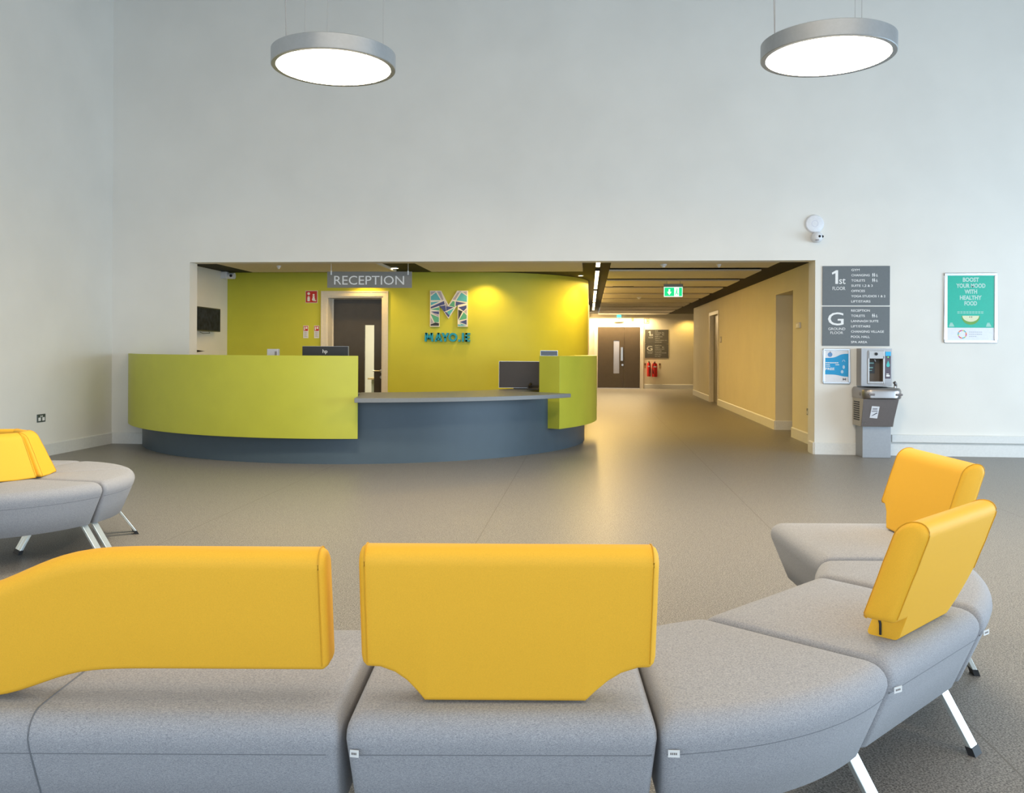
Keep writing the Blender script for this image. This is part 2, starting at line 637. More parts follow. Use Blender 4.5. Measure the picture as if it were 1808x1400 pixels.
downlight(-2.86, 12.72, 'small lit downlight in the dark gap right above the reception sign', .07)
downlight(-3.45, 13.25, 'downlight washing the lime wall above the reception door', .05)
downlight(-1.55, 13.25, 'downlight washing the lime wall above the mosaic letter', .05)
downlight(-.14, 14.1, 'downlight washing the curved right end of the lime wall', .05)

# ------------------------------------------------------------------ doors
def arch(mb, x0, x1, zt, y, fw=.08, t=.02):
    # flat architrave on a wall facing -Y
    mb.box(x0 - fw, y - t, 0, x0, y, zt + fw).box(x1, y - t, 0, x1 + fw, y, zt + fw).box(x0, y - t, zt, x1, y, zt + fw)
    mb.box(x0 - fw, y - t - .008, 0, x0 - fw + .02, y - t, zt + fw).box(x1 + fw - .02, y - t - .008, 0, x1 + fw, y - t, zt + fw)
    mb.box(x0 - fw + .02, y - t - .008, zt + fw - .02, x1 + fw - .02, y - t, zt + fw)


d1 = struct(thing('door_1', None, None))
w = MB()
arch(w, -4.12, -3.21, 2.075, YL)
w.box(-4.12, YL, 0, -4.095, YL + .34, 2.075).box(-3.235, YL, 0, -3.21, YL + .34, 2.075).box(-4.095, YL, 2.05, -3.235, YL + .34, 2.075)
w.box(-4.095, YL + .25, 0, -4.08, YL + .27, 2.05)
w.build('door_frame', M_frame, d1)
w = MB()
yl = YL + .27
w.box(-4.09, yl, .01, -3.575, yl + .045, 2.045).box(-3.42, yl, .01, -3.24, yl + .045, 2.045)
w.box(-3.575, yl, 1.63, -3.42, yl + .045, 2.045).box(-3.575, yl, .01, -3.42, yl + .045, .35)
lf = w.build('door_leaf', M_door, d1)
MB().box(-3.575, yl + .018, .35, -3.42, yl + .026, 1.63).build('vision_panel', M_glass, lf)
w = MB()
w.tube([(-3.30, yl, .90), (-3.30, yl - .05, .90), (-3.32, yl - .06, .90), (-3.42, yl - .06, .90)], .010)
w.lathe([(.001, 0), (.026, 0), (.026, -.008), (.001, -.008)], (-3.30, yl, .90), axis='Y', seg=20)
w.build('door_handle', M_alu, lf, smooth=True)
MB().lathe([(.001, 0), (.024, 0), (.024, -.008), (.001, -.008)], (-3.30, yl, .80), axis='Y', seg=20).build('key_escutcheon', M_alu, lf, smooth=True)

d2 = struct(thing('door_2', None, None))
M_fardoor = mat('dark brown door laminate', (0.075, 0.056, 0.036), 0.4, noise=0.05, nscale=8)
w = MB()
arch(w, .28, 1.66, 2.01, 29.0, .11, .03)
w.build('door_frame', M_frame, d2)
MB().box(1.148, 28.975, .02, 1.655, 29.0, 2.0).build('door_leaf', M_fardoor, d2)
w = MB()
w.box(.285, 28.975, .02, .80, 29.0, 2.0).box(.985, 28.975, .02, 1.142, 29.0, 2.0).box(.80, 28.975, 1.57, .985, 29, 2.0).box(.80, 28.975, .02, .985, 29, .49)
lf = w.build('door_leaf', M_fardoor, d2)
M_fglass = mat('pale frosted vision glass', (0.32, 0.33, 0.42), 0.15)
MB().box(.80, 28.985, .49, .985, 28.995, 1.57).build('vision_panel', M_fglass, lf)
MB().box(1.03, 28.945, .90, 1.105, 28.975, 1.35).build('pull_handle', M_alu, lf, bevel=.005)
MB().lathe([(.001, 0), (.035, 0), (.035, -.012), (.001, -.012)], (1.09, 28.975, .77), axis='Y', seg=16).build('lock', M_alu, lf, smooth=True)
MB().box(.285, 28.95, .0, 1.655, 29.0, .015).build('threshold', M_alu, d2)

d3 = struct(thing('door_3', None, None))
w = MB()
for y0, y1 in ((20.42, 20.50), (21.85, 21.93)):
    w.box(X0 - .02, y0, 0, X0, y1, 2.18)
w.box(X0 - .02, 20.50, 2.10, X0, 21.85, 2.18)
w.box(X0, 20.50, 0, X0 + .12, 20.53, 2.10).box(X0, 21.82, 0, X0 + .12, 21.85, 2.10)
w.build('door_frame', M_frame, d3)
MB().box(X0 + .08, 20.53, .01, X0 + .12, 21.82, 2.10).build('door_leaf', mat('olive grey door laminate', (.20, .17, .10), .4), d3)

# ------------------------------------------------------------------ reception desk
DC = (-3.08, 12.30)
RG, RB, RCT = 3.19, 3.02, 3.50


def arcband(mb, r0, r1, z0, z1, a0, a1, n=60, mi=0):
    rings = []
    for k in range(n + 1):
        a = R(a0 + (a1 - a0) * k / n)
        c, s = math.cos(a), math.sin(a)
        rings.append([(r0 * c, r0 * s, z0), (r1 * c, r1 * s, z0), (r1 * c, r1 * s, z1), (r0 * c, r0 * s, z1)])
    mb.rings(rings, mi=mi)


desk = thing('reception_desk', 'large curved reception desk with lime screens and a slate blue base', 'reception desk', (DC[0], DC[1], 0))
aL = -180 + math.degrees(math.asin((12.30 - 10.94) / RG))
w = MB(); arcband(w, 2.90, RB, 0, .72, -153.0, 6)
w.build('curved_base', M_blue, desk, smooth=True)
w = MB(); arcband(w, RG - .045, RG, .29, 1.175, aL, -78.65)
w.build('front_screen', M_limelam, desk, smooth=True, bevel=.002)
w = MB(); arcband(w, RG - .30, RG, .29, 1.175, -31.3, 7, 30)
w.build('end_screen', M_limelam, desk, smooth=True, bevel=.002)
# worktop with the public counter in front
a0, a1 = -78.9, -34.9
w = MB(); arcband(w, 2.62, RCT, .694, .74, a0, a1)
w.build('counter_top', M_counter, desk, smooth=True, bevel=.003)
w = MB(); arcband(w, 2.25, 2.88, .70, .738, -150, -79.2); arcband(w, 2.2, 2.62, .70, .738, -79.2, 0)
w.build('staff_worktop', M_counter, desk, smooth=True)
w = MB(); arcband(w, 2.86, RG - .05, 1.075, 1.10, -152, -79)
w.build('upper_shelf', M_limelam, desk, smooth=True)


def on_desk(a, r, z):
    return (DC[0] + r * math.cos(R(a)), DC[1] + r * math.sin(R(a)), z)


def monitor(name, label, loc, rz, wd, ht, zb, logo=False, mback=M_blackpl):
    t = thing(name, label, 'monitor', loc, rz)
    MB().box(-wd / 2, 0, zb, wd / 2, .02, zb + ht).build('screen_back', mback, t, bevel=.003)
    w = MB()
    w.box(-wd / 2 - .003, .018, zb - .003, wd / 2 + .003, .026, zb + ht + .003)
    w.build('bezel', M_alu, t)
    w = MB().box(-.03, .03, .01, .03, .05, zb + ht * .5).box(-.11, -.02, 0, .11, .15, .012)
    w.build('stand', M_blackpl, t, bevel=.003)
    if logo:
        w = MB(); text_into(w, 'hp', 0, zb + ht - .075, .045, on_front(0.0), align='C', depth=.0015)
        w.build('logo', M_white, t)
    return t


monitor('monitor', 'dark monitor seen from behind over the lime screen, silver emblem on its back', (-3.01, 9.82, .74), 0, .535, .34, .195, True)
monitor('monitor', 'wide dark monitor standing low behind the counter beside the right lime screen', (-.87, 11.42, .74), R(2), .60, .34, -.0 + .015, False, M_darkbrown)
t = thing('card_terminal', 'small grey box with a dark slot on the desk, left of the monitor', 'device', (-3.46, 9.36, 1.102))
MB().box(-.062, 0, 0, .062, .06, .142).build('casing', mat('pale grey plastic', (.42, .42, .46), .4), t, bevel=.006)
MB().box(.028, -.004, .03, .05, 0, .115).build('slot', M_steeldark, t)
t = thing('small_display', 'small black display standing on top of the right lime screen', 'device', (-.50, 10.98, 1.175))
MB().box(-.105, 0, 0.004, .105, .02, .062).build('display', M_glossblack, t)
MB().box(-.109, .018, 0, .109, .026, .066).build('bezel', M_alu, t)
t = thing('desk_phone', 'black desk phone on the counter in front of the low dark monitor', 'phone', (-.70, 11.13, .74), R(-8))
w = MB(); w.prism([(0, 0), (.17, 0), (.17, .05), (0, .015)], lambda u, v, d: (d, u, v), -.09, .09)
w.build('phone_base', M_blackpl, t, bevel=.004)
w = MB(); w.tube([(-.065, .02, .045), (-.062, .06, .065), (-.062, .12, .075), (-.065, .16, .066)], .014)
w.build('handset', M_blackpl, t, smooth=True)
tag(MB().lathe([(.001, 0), (.03, 0), (.034, .012), (.02, .03), (.001, .032)], (-.615, 11.03, .74), 20).build('computer_mouse', M_blackpl, smooth=True),
    'black mouse on the counter right beside the desk phone', 'computer mouse')
t = thing('desk_bracket', 'black wedge of a bracket just above the desk beside the left jamb', 'bracket', (-5.50, 11.85, 1.0))
w = MB(); w.prism([(-.12, .17), (.13, .205), (-.12, .245)], on_front(0), -.05, .0)
w.build('arm', M_blackpl, t)
w = MB().box(-.12, 0, -1.0, -.08, .05, .2)
w.build('post', M_blackpl, t)

# ------------------------------------------------------------------ alcove fittings
t = thing('wall_television', 'dark television on a bracket on the white side wall of the alcove', 'television', (-5.60, 12.48, 1.67), R(3))
MB().box(-.02, -.47, -.175, .02, .47, .175).build('casing', M_blackpl, t, bevel=.004)
M_tv = mat('dark blue screen', (.018, .022, .035), .6, spec=.15, noise=.6, nscale=14)
MB().box(.02, -.455, -.16, .022, .455, .16).build('screen', M_tv, t)
w = MB(); w.box(-.13, -.05, -.05, -.02, .05, .05)
w.build('wall_bracket', M_blackpl, t)
w = MB(); w.tube([(-.0, .05, -.17), (0, .1, -.2), (-.02, -.1, -.21), (-.03, -.2, -.19)], .004)
w.build('cable', M_blackpl, t, smooth=True)

t = thing('security_camera', 'small white security camera under the black ceiling at the alcove corner', 'security camera', (-5.66, 13.3, 2.38))
MB().box(-.07, -.06, -.045, .02, .06, .065).build('mounting_box', M_whiteplastic, t, bevel=.008)
MB().lathe([(.001, 0), (.045, 0), (.05, .03), (.05, .11), (.001, .11)], (.02, 0, 0), 20, 'X').build('camera_body', M_whiteplastic, t, smooth=True)
MB().lathe([(.001, 0), (.022, 0), (.022, -.006), (.001, -.006)], (.09, -.048, 0), 16, 'Y').build('lens', M_glossblack, t)

# hanging RECEPTION sign
t = thing('reception_sign', 'grey hanging sign reading RECEPTION above the desk', 'sign', (-2.95, 11.60, 0), R(2))
MB().box(-.575, 0, 2.072, .575, .012, 2.29).build('sign_board', M_recsign, t)
w = MB(); text_into(w, 'RECEPTION', -.005, 2.115, .125, on_front(0), w=.95, align='C', depth=.002)
w.build('lettering', M_white, t)
for x in (-.52, .525):
    MB().tube([(x, -.004, 2.255), (x, -.004, 2.413)], .003, 6).build('hanging_wire', M_white, t)
    MB().box(x - .008, -.008, 2.245, x + .008, 0, 2.30).build('wire_clamp', M_white, t)

# mosaic letter and web address on the lime wall
fy = on_front(YL)
t = thing('mosaic_letter', 'large white edged letter M filled with blue and green mosaic on the lime wall', 'wall logo', (-2.462, YL, 1.60))
S = .56 / 765.0   # units of the letter drawing


def mp(x, y):
    return ((x - 232) * S * 1.02, (910 - y) * S)


outline = [(232, 910), (428, 910), (428, 455), (618, 738), (812, 440), (812, 910), (1020, 910), (1020, 148), (800, 148), (618, 455), (460, 148), (232, 148)]
f0 = lambda u, v, d: (u, -d, v)
# body as convex pieces sharing one slab
body = MB()
def tri_poly(mb, poly, fn, d0, d1, mi=0):
    from mathutils.geometry import tessellate_polygon
    n = len(poly)
    tris = tessellate_polygon([[Vector((a, b, 0)) for a, b in poly]])
    vs = [fn(u, v, d0) for u, v in poly] + [fn(u, v, d1) for u, v in poly]
    fs = [tuple(x) for x in tris] + [tuple(i + n for i in x) for x in tris]
    fs += [(i, (i + 1) % n, n + (i + 1) % n, n + i) for i in range(n)]
    mb.add(vs, fs, mi)


tri_poly(body, [mp(*p) for p in outline], f0, .004, .045)
body.build('letter_body', mat('white acrylic edge', (.78, .76, .74), .4), t)
sky, navy, grn, lil, blk, tl = (mat('mosaic ' + n, srgb(*c), .45) for n, c in
    (('sky blue', (84, 178, 200)), ('navy', (60, 74, 140)), ('sea green', (84, 168, 140)), ('lilac grey', (168, 165, 186)), ('near black', (38, 44, 50)), ('cyan', (82, 176, 198))))
tiles = [
    (tl, [(255, 345), (255, 270), (355, 190), (450, 345)]), (lil, [(250, 235), (250, 165), (330, 165), (345, 175)]), (lil, [(385, 170), (455, 170), (510, 330), (480, 345)]),
    (tl, [(255, 395), (430, 375), (255, 455)]), (navy, [(255, 525), (255, 490), (520, 370), (535, 440), (425, 465)]), (grn, [(255, 545), (420, 500), (420, 565)]),
    (navy, [(255, 590), (415, 590), (415, 650), (330, 625)]), (lil, [(250, 610), (415, 668), (415, 700)]), (grn, [(250, 645), (415, 715), (415, 810), (330, 810)]),
    (lil, [(250, 720), (305, 820), (250, 850)]), (blk, [(252, 888), (252, 862), (345, 828), (415, 838), (415, 888)]),
    (navy, [(440, 480), (550, 462), (565, 570), (530, 590)]), (lil, [(545, 370), (610, 465), (570, 465)]), (navy, [(575, 478), (720, 500), (580, 570)]),
    (tl, [(590, 595), (735, 520), (645, 660)]), (navy, [(548, 610), (572, 600), (640, 670), (620, 708)]), (grn, [(640, 462), (712, 372), (745, 385), (745, 490)]),
    (lil, [(712, 330), (810, 195), (850, 185), (765, 340)]), (tl, [(790, 350), (890, 195), (1000, 265), (1000, 380)]), (lil, [(830, 165), (880, 165), (860, 178)]),
    (lil, [(935, 180), (1000, 165), (1000, 240)]), (navy, [(780, 380), (985, 412), (835, 440), (775, 470)]), (navy, [(835, 500), (990, 462), (990, 515), (935, 572)]),
    (blk, [(828, 555), (910, 590), (828, 760)]), (grn, [(845, 770), (938, 610), (995, 670), (995, 735)]), (lil, [(955, 590), (1000, 545), (1000, 640)]),
    (navy, [(860, 810), (995, 765), (995, 860)]), (sky, [(825, 860), (975, 892), (825, 892)]), (sky, [(860, 838), (990, 878), (900, 870)]),
]
for m_, poly in tiles:
    cx_ = sum(p[0] for p in poly) / len(poly); cy_ = sum(p[1] for p in poly) / len(poly)
    poly = [(cx_ + (x_ - cx_) * (1 + 7 / max(12, math.hypot(x_ - cx_, y_ - cy_))), cy_ + (y_ - cy_) * (1 + 7 / max(12, math.hypot(x_ - cx_, y_ - cy_)))) for x_, y_ in poly]
    poly = [(min(max(x_, 240), 1012), min(max(y_, 156), 902)) for x_, y_ in poly]
    MB().prism([mp(*p) for p in poly][::-1], f0, .044, .048).build('mosaic_piece', m_, t)
t = thing('web_address', 'raised teal letters reading MAYO.IE on the lime wall', 'wall lettering', (-2.545, YL, 1.37))


def strokes(parts, x, name='letter'):
    m = MB()
    for q in parts:
        m.prism([(x + a, b) for a, b in q], f0, .004, .05)
    m.build(name, M_teal, t)


K = .030


def bar(x0, z0, x1, z1, k=K):
    dx, dz = x1 - x0, z1 - z0
    L = math.hypot(dx, dz)
    # keep stroke ends level
    if abs(dz) < 1e-6:
        return [(x0, z0 - k / 2), (x1, z1 - k / 2), (x1, z1 + k / 2), (x0, z0 + k / 2)]
    w_ = k * L / abs(dz) / 2
    return [(x0 - w_, z0), (x0 + w_, z0), (x1 + w_, z1), (x1 - w_, z1)]


HL = .135
strokes([bar(.015, 0, .022, HL), bar(.120, 0, .113, HL), bar(.068, .035, .026, HL), bar(.068, .035, .110, HL)], 0)
strokes([bar(.018, 0, .062, HL), bar(.106, 0, .062, HL), bar(.03, .036, .094, .036, .024)], .155)
strokes([bar(.055, 0, .055, .065), bar(.055, .055, .012, HL), bar(.055, .055, .098, HL)], .268)
strokes([[(.065 + r0_ * math.cos(R(a_)), .0675 + r0_ * math.sin(R(a_))) for r0_, a_ in ((.068, a), (.068, a + 15), (.038, a + 15), (.038, a))] for a in range(0, 360, 15)], .378)
strokes([[(0, 0), (.032, 0), (.032, .032), (0, .032)]], .528, 'full_stop')
strokes([bar(.015, 0, .015, HL)], .585)
strokes([bar(.015, 0, .015, HL), bar(.0, .0135, .072, .0135, .027), bar(.0, .068, .066, .068, .027), bar(.0, .1215, .072, .1215, .027)], .638)

# fire signs
t = thing('fire_sign', 'square red fire sign with white symbols left of the reception door', 'sign', (-4.45, YL, 1.975))
MB().box(-.006, -.004, -.006, .186, 0, .186).build('sign_plate', M_paper, t)
w = MB().box(0, -.006, 0, .18, -.004, .18); w.build('red_face', M_redsign, t)
w = MB()
f1 = on_front(-.006)
disc(w, f1, .045, .14, .022); quad(w, f1, .025, .02, .065, .085); quad(w, f1, .03, .09, .06, .10)
disc(w, f1, .125, .12, .016); quad(w, f1, .108, .075, .142, .10); disc(w, f1, .125, .05, .026); quad(w, f1, .12, .02, .165, .035)
w.build('symbols', M_white, t)
for x, s in ((-4.49, 'left'), (-4.315, 'right')):
    t = thing('extinguisher_notice', 'small red and white notice on the lime wall, the %s of the pair' % s, 'sign', (x, YL, 1.414), 0, 'small fire notices')
    MB().box(0, -.004, 0, .082, 0, .197).build('notice_plate', M_paper, t)
    w = MB().box(.006, -.006, .115, .076, -.004, .19); w.build('red_face', M_redsign, t)
    w = MB(); quad(w, f1, .014, .125, .03, .18); quad(w, f1, .04, .145, .066, .18)
    w.build('symbols', M_white, t)
    w = MB()
    for k in range(6):
        quad(w, on_front(-.004), .012, .02 + k * .015, .068 - (k % 2) * .015, .024 + k * .015)
    w.build('text_lines', M_steeldark, t)

# furniture glimpsed through the vision panel
t = thing('office_table', 'pale table edge glimpsed through the door slit', 'table', (-4.0, 15.75, 0))
MB().box(-.03, 0, .69, .9, .6, .72).build('tabletop', mat('beech laminate', (.55, .42, .25), .5), t)
for x in (.03, .85):
    MB().box(x, .05, 0, x + .07, .55, .69).build('leg', mat('grey office metal', (.4, .42, .42), .5), t)
tag(MB().box(-3.85, 15.9, 0, -3.72, 16.3, .60).build('waste_bin', M_blackpl), 'dark box under the table behind the door slit', 'box')

# ------------------------------------------------------------------ floor directory boards
def pictos(mb, x, z, h, fn, full=True):
    for k in range(2):
        cx = x + k * h * .42
        disc(mb, fn, cx, z + h * .88, h * .11, n=8)
        if k == 0:
            quad(mb, fn, cx - h * .14, z + h * .38, cx + h * .14, z + h * .75)
        else:
            mb.prism([(cx - h * .2, z + h * .33), (cx + h * .2, z + h * .33), (cx + h * .06, z + h * .75), (cx - h * .06, z + h * .75)], fn, .0005, .001)
        quad(mb, fn, cx - h * .09, z, cx - h * .02, z + h * .38)
        quad(mb, fn, cx + h * .02, z, cx + h * .09, z + h * .38)
    cx = x + h * 1.05
    disc(mb, fn, cx - h * .05, z + h * .68, h * .09, n=8)
    mb.prism([(cx - h * .12, z + h * .3), (cx + h * .0, z + h * .3), (cx - h * .0, z + h * .6), (cx - h * .1, z + h * .6)], fn, .0005, .001)
    for k in range(10):
        a = R(130 + k * 22)
        a2 = R(130 + (k + 1) * 22)
        r0, r1 = h * .17, h * .25
        mb.prism([(cx + r1 * math.cos(a), z + h * .25 + r1 * math.sin(a)), (cx + r1 * math.cos(a2), z + h * .25 + r1 * math.sin(a2)),
                  (cx + r0 * math.cos(a2), z + h * .25 + r0 * math.sin(a2)), (cx + r0 * math.cos(a), z + h * .25 + r0 * math.sin(a))], fn, .0005, .001)
    quad(mb, fn, cx, z + h * .28, cx + h * .18, z + h * .36)


def directory(label, loc, sc=1.0, mg=M_grey, ml=M_white):
    t = thing('floor_directory', label, 'sign', loc)
    t.scale = (sc, 1, sc)
    w_, h_ = .79, .966
    fb = on_front(-.012)
    MB().box(0, -.012, h_ / 2 + .008, w_, 0, h_).build('upper_board', mg, t)
    MB().box(0, -.012, 0, w_, 0, h_ / 2 - .008).build('lower_board', mg, t)
    w = MB()
    w.prism([(.150, .750), (.182, .750), (.182, .915), (.158, .915), (.108, .885), (.114, .862), (.150, .880)], fb, .0003, .0015)
    text_into(w, 'st', .195, .750, .088, fb, w=.075, bold=.004, depth=.0015)
    w.build('level_number', ml, t)
    w = MB(); text_into(w, 'FLOOR', .118, .675, .043, fb, w=.15, depth=.0015)
    w.build('level_name', ml, t)
    w = MB(); text_into(w, 'G', .065, .250, .163, fb, w=.185, depth=.0015, bold=.004)
    w.build('level_letter', ml, t)
    w = MB()
    text_into(w, 'GROUND', .070, .190, .032, fb, w=.20, depth=.0015)
    text_into(w, 'FLOOR', .095, .143, .032, fb, w=.15, depth=.0015)
    w.build('level_name', ml, t)
    for k, (s, x1) in enumerate((('GYM', .095), ('CHANGING', .215), ('TOILETS', .16), ('SUITE 1,2 & 3', .25), ('OFFICES', .16), ('YOGA STUDIOS 1 & 2', .40), ('LIFT/STAIRS', .225))):
        w = MB()
        text_into(w, s, .338, .905 - k * .0634, .028, fb, w=x1, depth=.0015, bold=.008)
        w.build('destination_line', ml, t)
    for k, (s, x1) in enumerate((('RECEPTION', .22), ('TOILETS', .16), ('LANNAGH SUITE', .32), ('LIFT/STAIRS', .225), ('CHANGING VILLAGE', .385), ('POOL HALL', .22), ('SPA AREA', .19))):
        w = MB()
        text_into(w, s, .338, .414 - k * .0634, .028, fb, w=x1, depth=.0015, bold=.008)
        w.build('destination_line', ml, t)
    for z_ in (.835, .772, .344):
        w = MB()
        pictos(w, .59, z_, .046, fb)
        w.build('pictogram_row', ml, t)
    return t


directory('large grey floor directory board on the white wall right of the wide opening', (2.817, YW, 1.318))
directory('grey floor directory board at the corridor end, above the fire extinguishers', (1.822, 29.0, 1.006), .955,
          mat('grey brown sign board', (.09, .085, .07), .45), mat('dim white lettering', (.55, .55, .5), .5))


# ------------------------------------------------------------------ framed posters
def frame_part(w_, h_, b, t, name='poster_frame'):
    w = MB()
    for (x0, z0, x1, z1) in ((0, 0, w_, b), (0, h_ - b, w_, h_), (0, b, b, h_ - b), (w_ - b, b, w_, h_ - b)):
        w.box(x0, -.022, z0, x1, 0, z1)
    return w.build(name, M_alu, t, bevel=.006)


t = thing('framed_poster', 'silver framed green poster about healthy food with an apple slice', 'poster', (4.24, YW, 1.358))
frame_part(.605, .84, .032, t)
MB().box(.03, -.010, .03, .575, 0, .81).build('white_footer', M_paper, t)
MB().box(.036, -.012, .184, .57, -.010, .808).build('poster_print', M_mint, t)
fb = on_front(-.012)
M_pale = mat('pale mint lettering', (.45, .66, .60), .5)
w = MB()
for s, z, wd in (('BOOST', .735, .185), ('YOUR MOOD', .663, .335), ('WITH', .592, .145), ('HEALTHY', .520, .25), ('FOOD', .452, .145)):
    text_into(w, s, .303, z, .050, fb, w=wd, align='C', depth=.0012, bold=.035)
w.build('headline', M_pale, t)
w = MB()
for k in range(2):
    for j in range(9):
        quad(w, fb, .15 + j * .034, .372 - k * .016, .15 + j * .034 + .027, .378 - k * .016)
for x in (.055, .48):
    for k in range(4):
        quad(w, fb, x + .004 * k, .198 + .012 * k, x + .06 - .006 * k, .206 + .012 * k)
w.build('small_print', M_pale, t)
w = MB()
pl = [(.303 + .105 * math.cos(a), .325 + .105 * math.sin(a)) for a in [R(180 + 180 * k / 16) for k in range(17)]]
w.prism(pl, fb, .0005, .0012)
w.build('apple_skin', mat('apple skin green', (.12, .32, .03), .4), t)
w = MB()
pl = [(.303 + .096 * math.cos(a), .327 + .072 * math.sin(a)) for a in [R(180 + 180 * k / 16) for k in range(17)]]
w.prism(pl, fb, .0012, .0018)
w.build('apple_flesh', mat('apple flesh', (.70, .72, .48), .5), t)
w = MB(); disc(w, fb, .292, .312, .008, .0022, rx=.005); disc(w, fb, .314, .312, .008, .0022, rx=.005)
w.build('apple_pips', mat('apple pip brown', (.10, .05, .02), .5), t)
cols = [(.7, .05, .05), (.8, .3, .05), (.1, .35, .6), (.15, .5, .3), (.75, .55, .1), (.5, .1, .4)]
fw_ = on_front(-.010)
for c_i, c in enumerate(cols):
    w = MB()
    for k in range(c_i, 18, 6):
        a = 2 * PI * k / 18
        disc(w, fw_, .208 + .046 * math.cos(a), .105 + .046 * math.sin(a), .0085, .001, n=8)
    w.build('emblem_dots', mat('emblem colour', c, .5), t)
w = MB()
for k, wd in enumerate((.165, .17, .10)):
    for j in range(int(wd / .022)):
        quad(w, fw_, .285 + j * .022, .128 - k * .026, .285 + j * .022 + .018, .136 - k * .026)
w.build('footer_text', mat('pale grey print', (.45, .46, .52), .5), t)

t = thing('framed_notice', 'small silver framed blue and white notice left of the drinking fountain', 'poster', (2.828, YW, .856))
frame_part(.317, .43, .022, t)
MB().box(.02, -.010, .02, .297, 0, .41).build('paper_sheet', M_paper, t)
M_wave = mat('bright blue print', (.0, .30, .62), .4)
w = MB()
top = [(.022 + .273 * k / 14, .315 + .052 / (1 + math.exp(-(k - 8) * .8))) for k in range(15)]
bot = [(.022 + .273 * k / 14, .115 - .028 / (1 + math.exp(-(k - 9) * .7))) for k in range(15)]
for k in range(14):
    w.prism([bot[k], bot[k + 1], top[k + 1], top[k]], on_front(-.010), .0003, .001)
w.build('blue_wave', M_wave, t)
w = MB()
text_into(w, 'FREE', .03, .168, .030, on_front(-.011), w=.105, depth=.001, bold=.02)
for k in range(7):
    quad(w, on_front(-.011), .03 + k * .022, .250, .048 + k * .022, .262)
for x0, x1 in ((.03, .08), (.145, .19)):
    quad(w, on_front(-.011), x0, .228, x1, .236)
quad(w, on_front(-.011), .03, .210, .085, .216)
w.build('white_text', M_white, t)
w = MB()
disc(w, on_front(-.011), .243, .205, .022, rx=.014)
for k in range(7):
    a = R(180 - 30 * k)
    disc(w, on_front(-.011), .243 + .014 * math.cos(a), .272 + .018 * math.sin(a), .004, n=8)
disc(w, on_front(-.011), .225, .148, .02, rx=.016)
w.build('water_drop', mat('pale blue print', (.45, .62, .80), .5), t)
w = MB(); disc(w, on_front(-.010), .082, .355, .028); w.build('round_emblem', mat('blue emblem print', (.12, .28, .55), .5), t)
w = MB(); quad(w, on_front(-.010), .078, .375, .09, .392, .0012); text_into(w, 'M', .232, .045, .028, on_front(-.010), w=.04, bold=.03, depth=.001)
w.build('dark_marks', M_steeldark, t)

# ------------------------------------------------------------------ wifi dome and camera
t = thing('wifi_access_point', 'round white access point on the wall above the right end of the opening', 'access point', (2.718, YW, 2.797))
MB().lathe([(.001, 0), (.108, 0), (.112, -.010), (.100, -.026), (.07, -.034), (.04, -.036), (.001, -.036)], seg=40, axis='Y').build('dome', M_whiteplastic, t, smooth=True)
MB().lathe([(.034, -.034), (.040, -.034), (.040, -.0375), (.034, -.0375), (.034, -.034)], seg=32, axis='Y', cap=False).build('ring_light', mat('pale ring', (.62, .63, .72), .4), t, smooth=True)
t = thing('dome_camera', 'small white ball camera on the wall just below the round access point', 'security camera', (2.735, YW, 2.628))
MB().lathe([(.001, 0), (.058, 0), (.062, -.02), (.055, -.05), (.001, -.05)], seg=32, axis='Y').build('base', M_whiteplastic, t, smooth=True)
w = MB()
prof = [(max(.001, .066 * math.sin(R(a))), -.075 + .066 * math.cos(R(a))) for a in range(0, 181, 12)]
w.lathe(prof, (0, 0, 0), 32, 'Y')
w.build('ball', M_whiteplastic, t, smooth=True)
for x, r in ((.012, .015), (.050, .015)):
    MB().lathe([(.001, 0), (r, 0), (r, -.008), (.001, -.008)], (x, -.134 + (0.02 if x > .03 else 0), .002), 16, 'Y').build('lens', M_glossblack, t)
MB().box(-.03, -.132, -.045, .005, -.115, -.035).build('sensor_bar', M_steeldark, t)

# ------------------------------------------------------------------ drinking fountain
t = thing('drinking_fountain', 'stainless steel drinking fountain with a bottle filler against the white wall', 'drinking fountain', (0, 0, 0))
fx0, fx1, fy0 = 3.225, 3.575, 10.76
w = MB()
w.box(fx0, fy0, .84, 3.31, YW, 1.288).box(3.475, fy0, .84, fx1, YW, 1.288).box(3.31, fy0, 1.165, 3.475, YW, 1.288).box(3.31, fy0, .84, 3.475, YW, .895)
w.box(3.31, fy0 + .12, .895, 3.475, YW, 1.165)
bf = w.build('bottle_filler', M_steel, t)
w = MB()
for x0, z0, x1, z1 in ((3.295, .868, 3.315, 1.25), (3.47, .868, 3.488, 1.20), (3.315, .868, 3.47, .897)):
    w.box(x0, fy0 - .012, z0, x1, fy0, z1)
w.box(3.30, fy0 - .012, 1.165, 3.487, fy0, 1.262)
MB().box(3.31, fy0 + .108, .897, 3.475, fy0 + .119, 1.163).box(3.3105, fy0 + .002, .897, 3.316, fy0 + .108, 1.163).box(3.469, fy0 + .002, .897, 3.4745, fy0 + .108, 1.163).build('alcove_lining', mat('brown grey lining', (.13, .10, .075), .5), bf)
w.build('alcove_surround', mat('satin steel surround', (.42, .40, .39), .4, .8), bf, bevel=.004)
w = MB(); w.lathe([(.001, 0), (.018, 0), (.018, -.01), (.001, -.01)], (3.39, fy0 - .012, 1.222), 20, 'Y')
w.build('sensor', M_glossblack, bf)
MB().box(3.325, fy0 + .100, .99, 3.41, fy0 + .108, 1.13).build('instruction_label', M_blackpl, bf)
w = MB(); quad(w, on_front(fy0 + .100), 3.325, 1.105, 3.40, 1.12); quad(w, on_front(fy0 + .100), 3.345, 1.05, 3.39, 1.065); quad(w, on_front(fy0 + .100), 3.345, 1.02, 3.38, 1.028)
w.build('label_print', mat('teal label print', (.2, .42, .42), .4), bf)
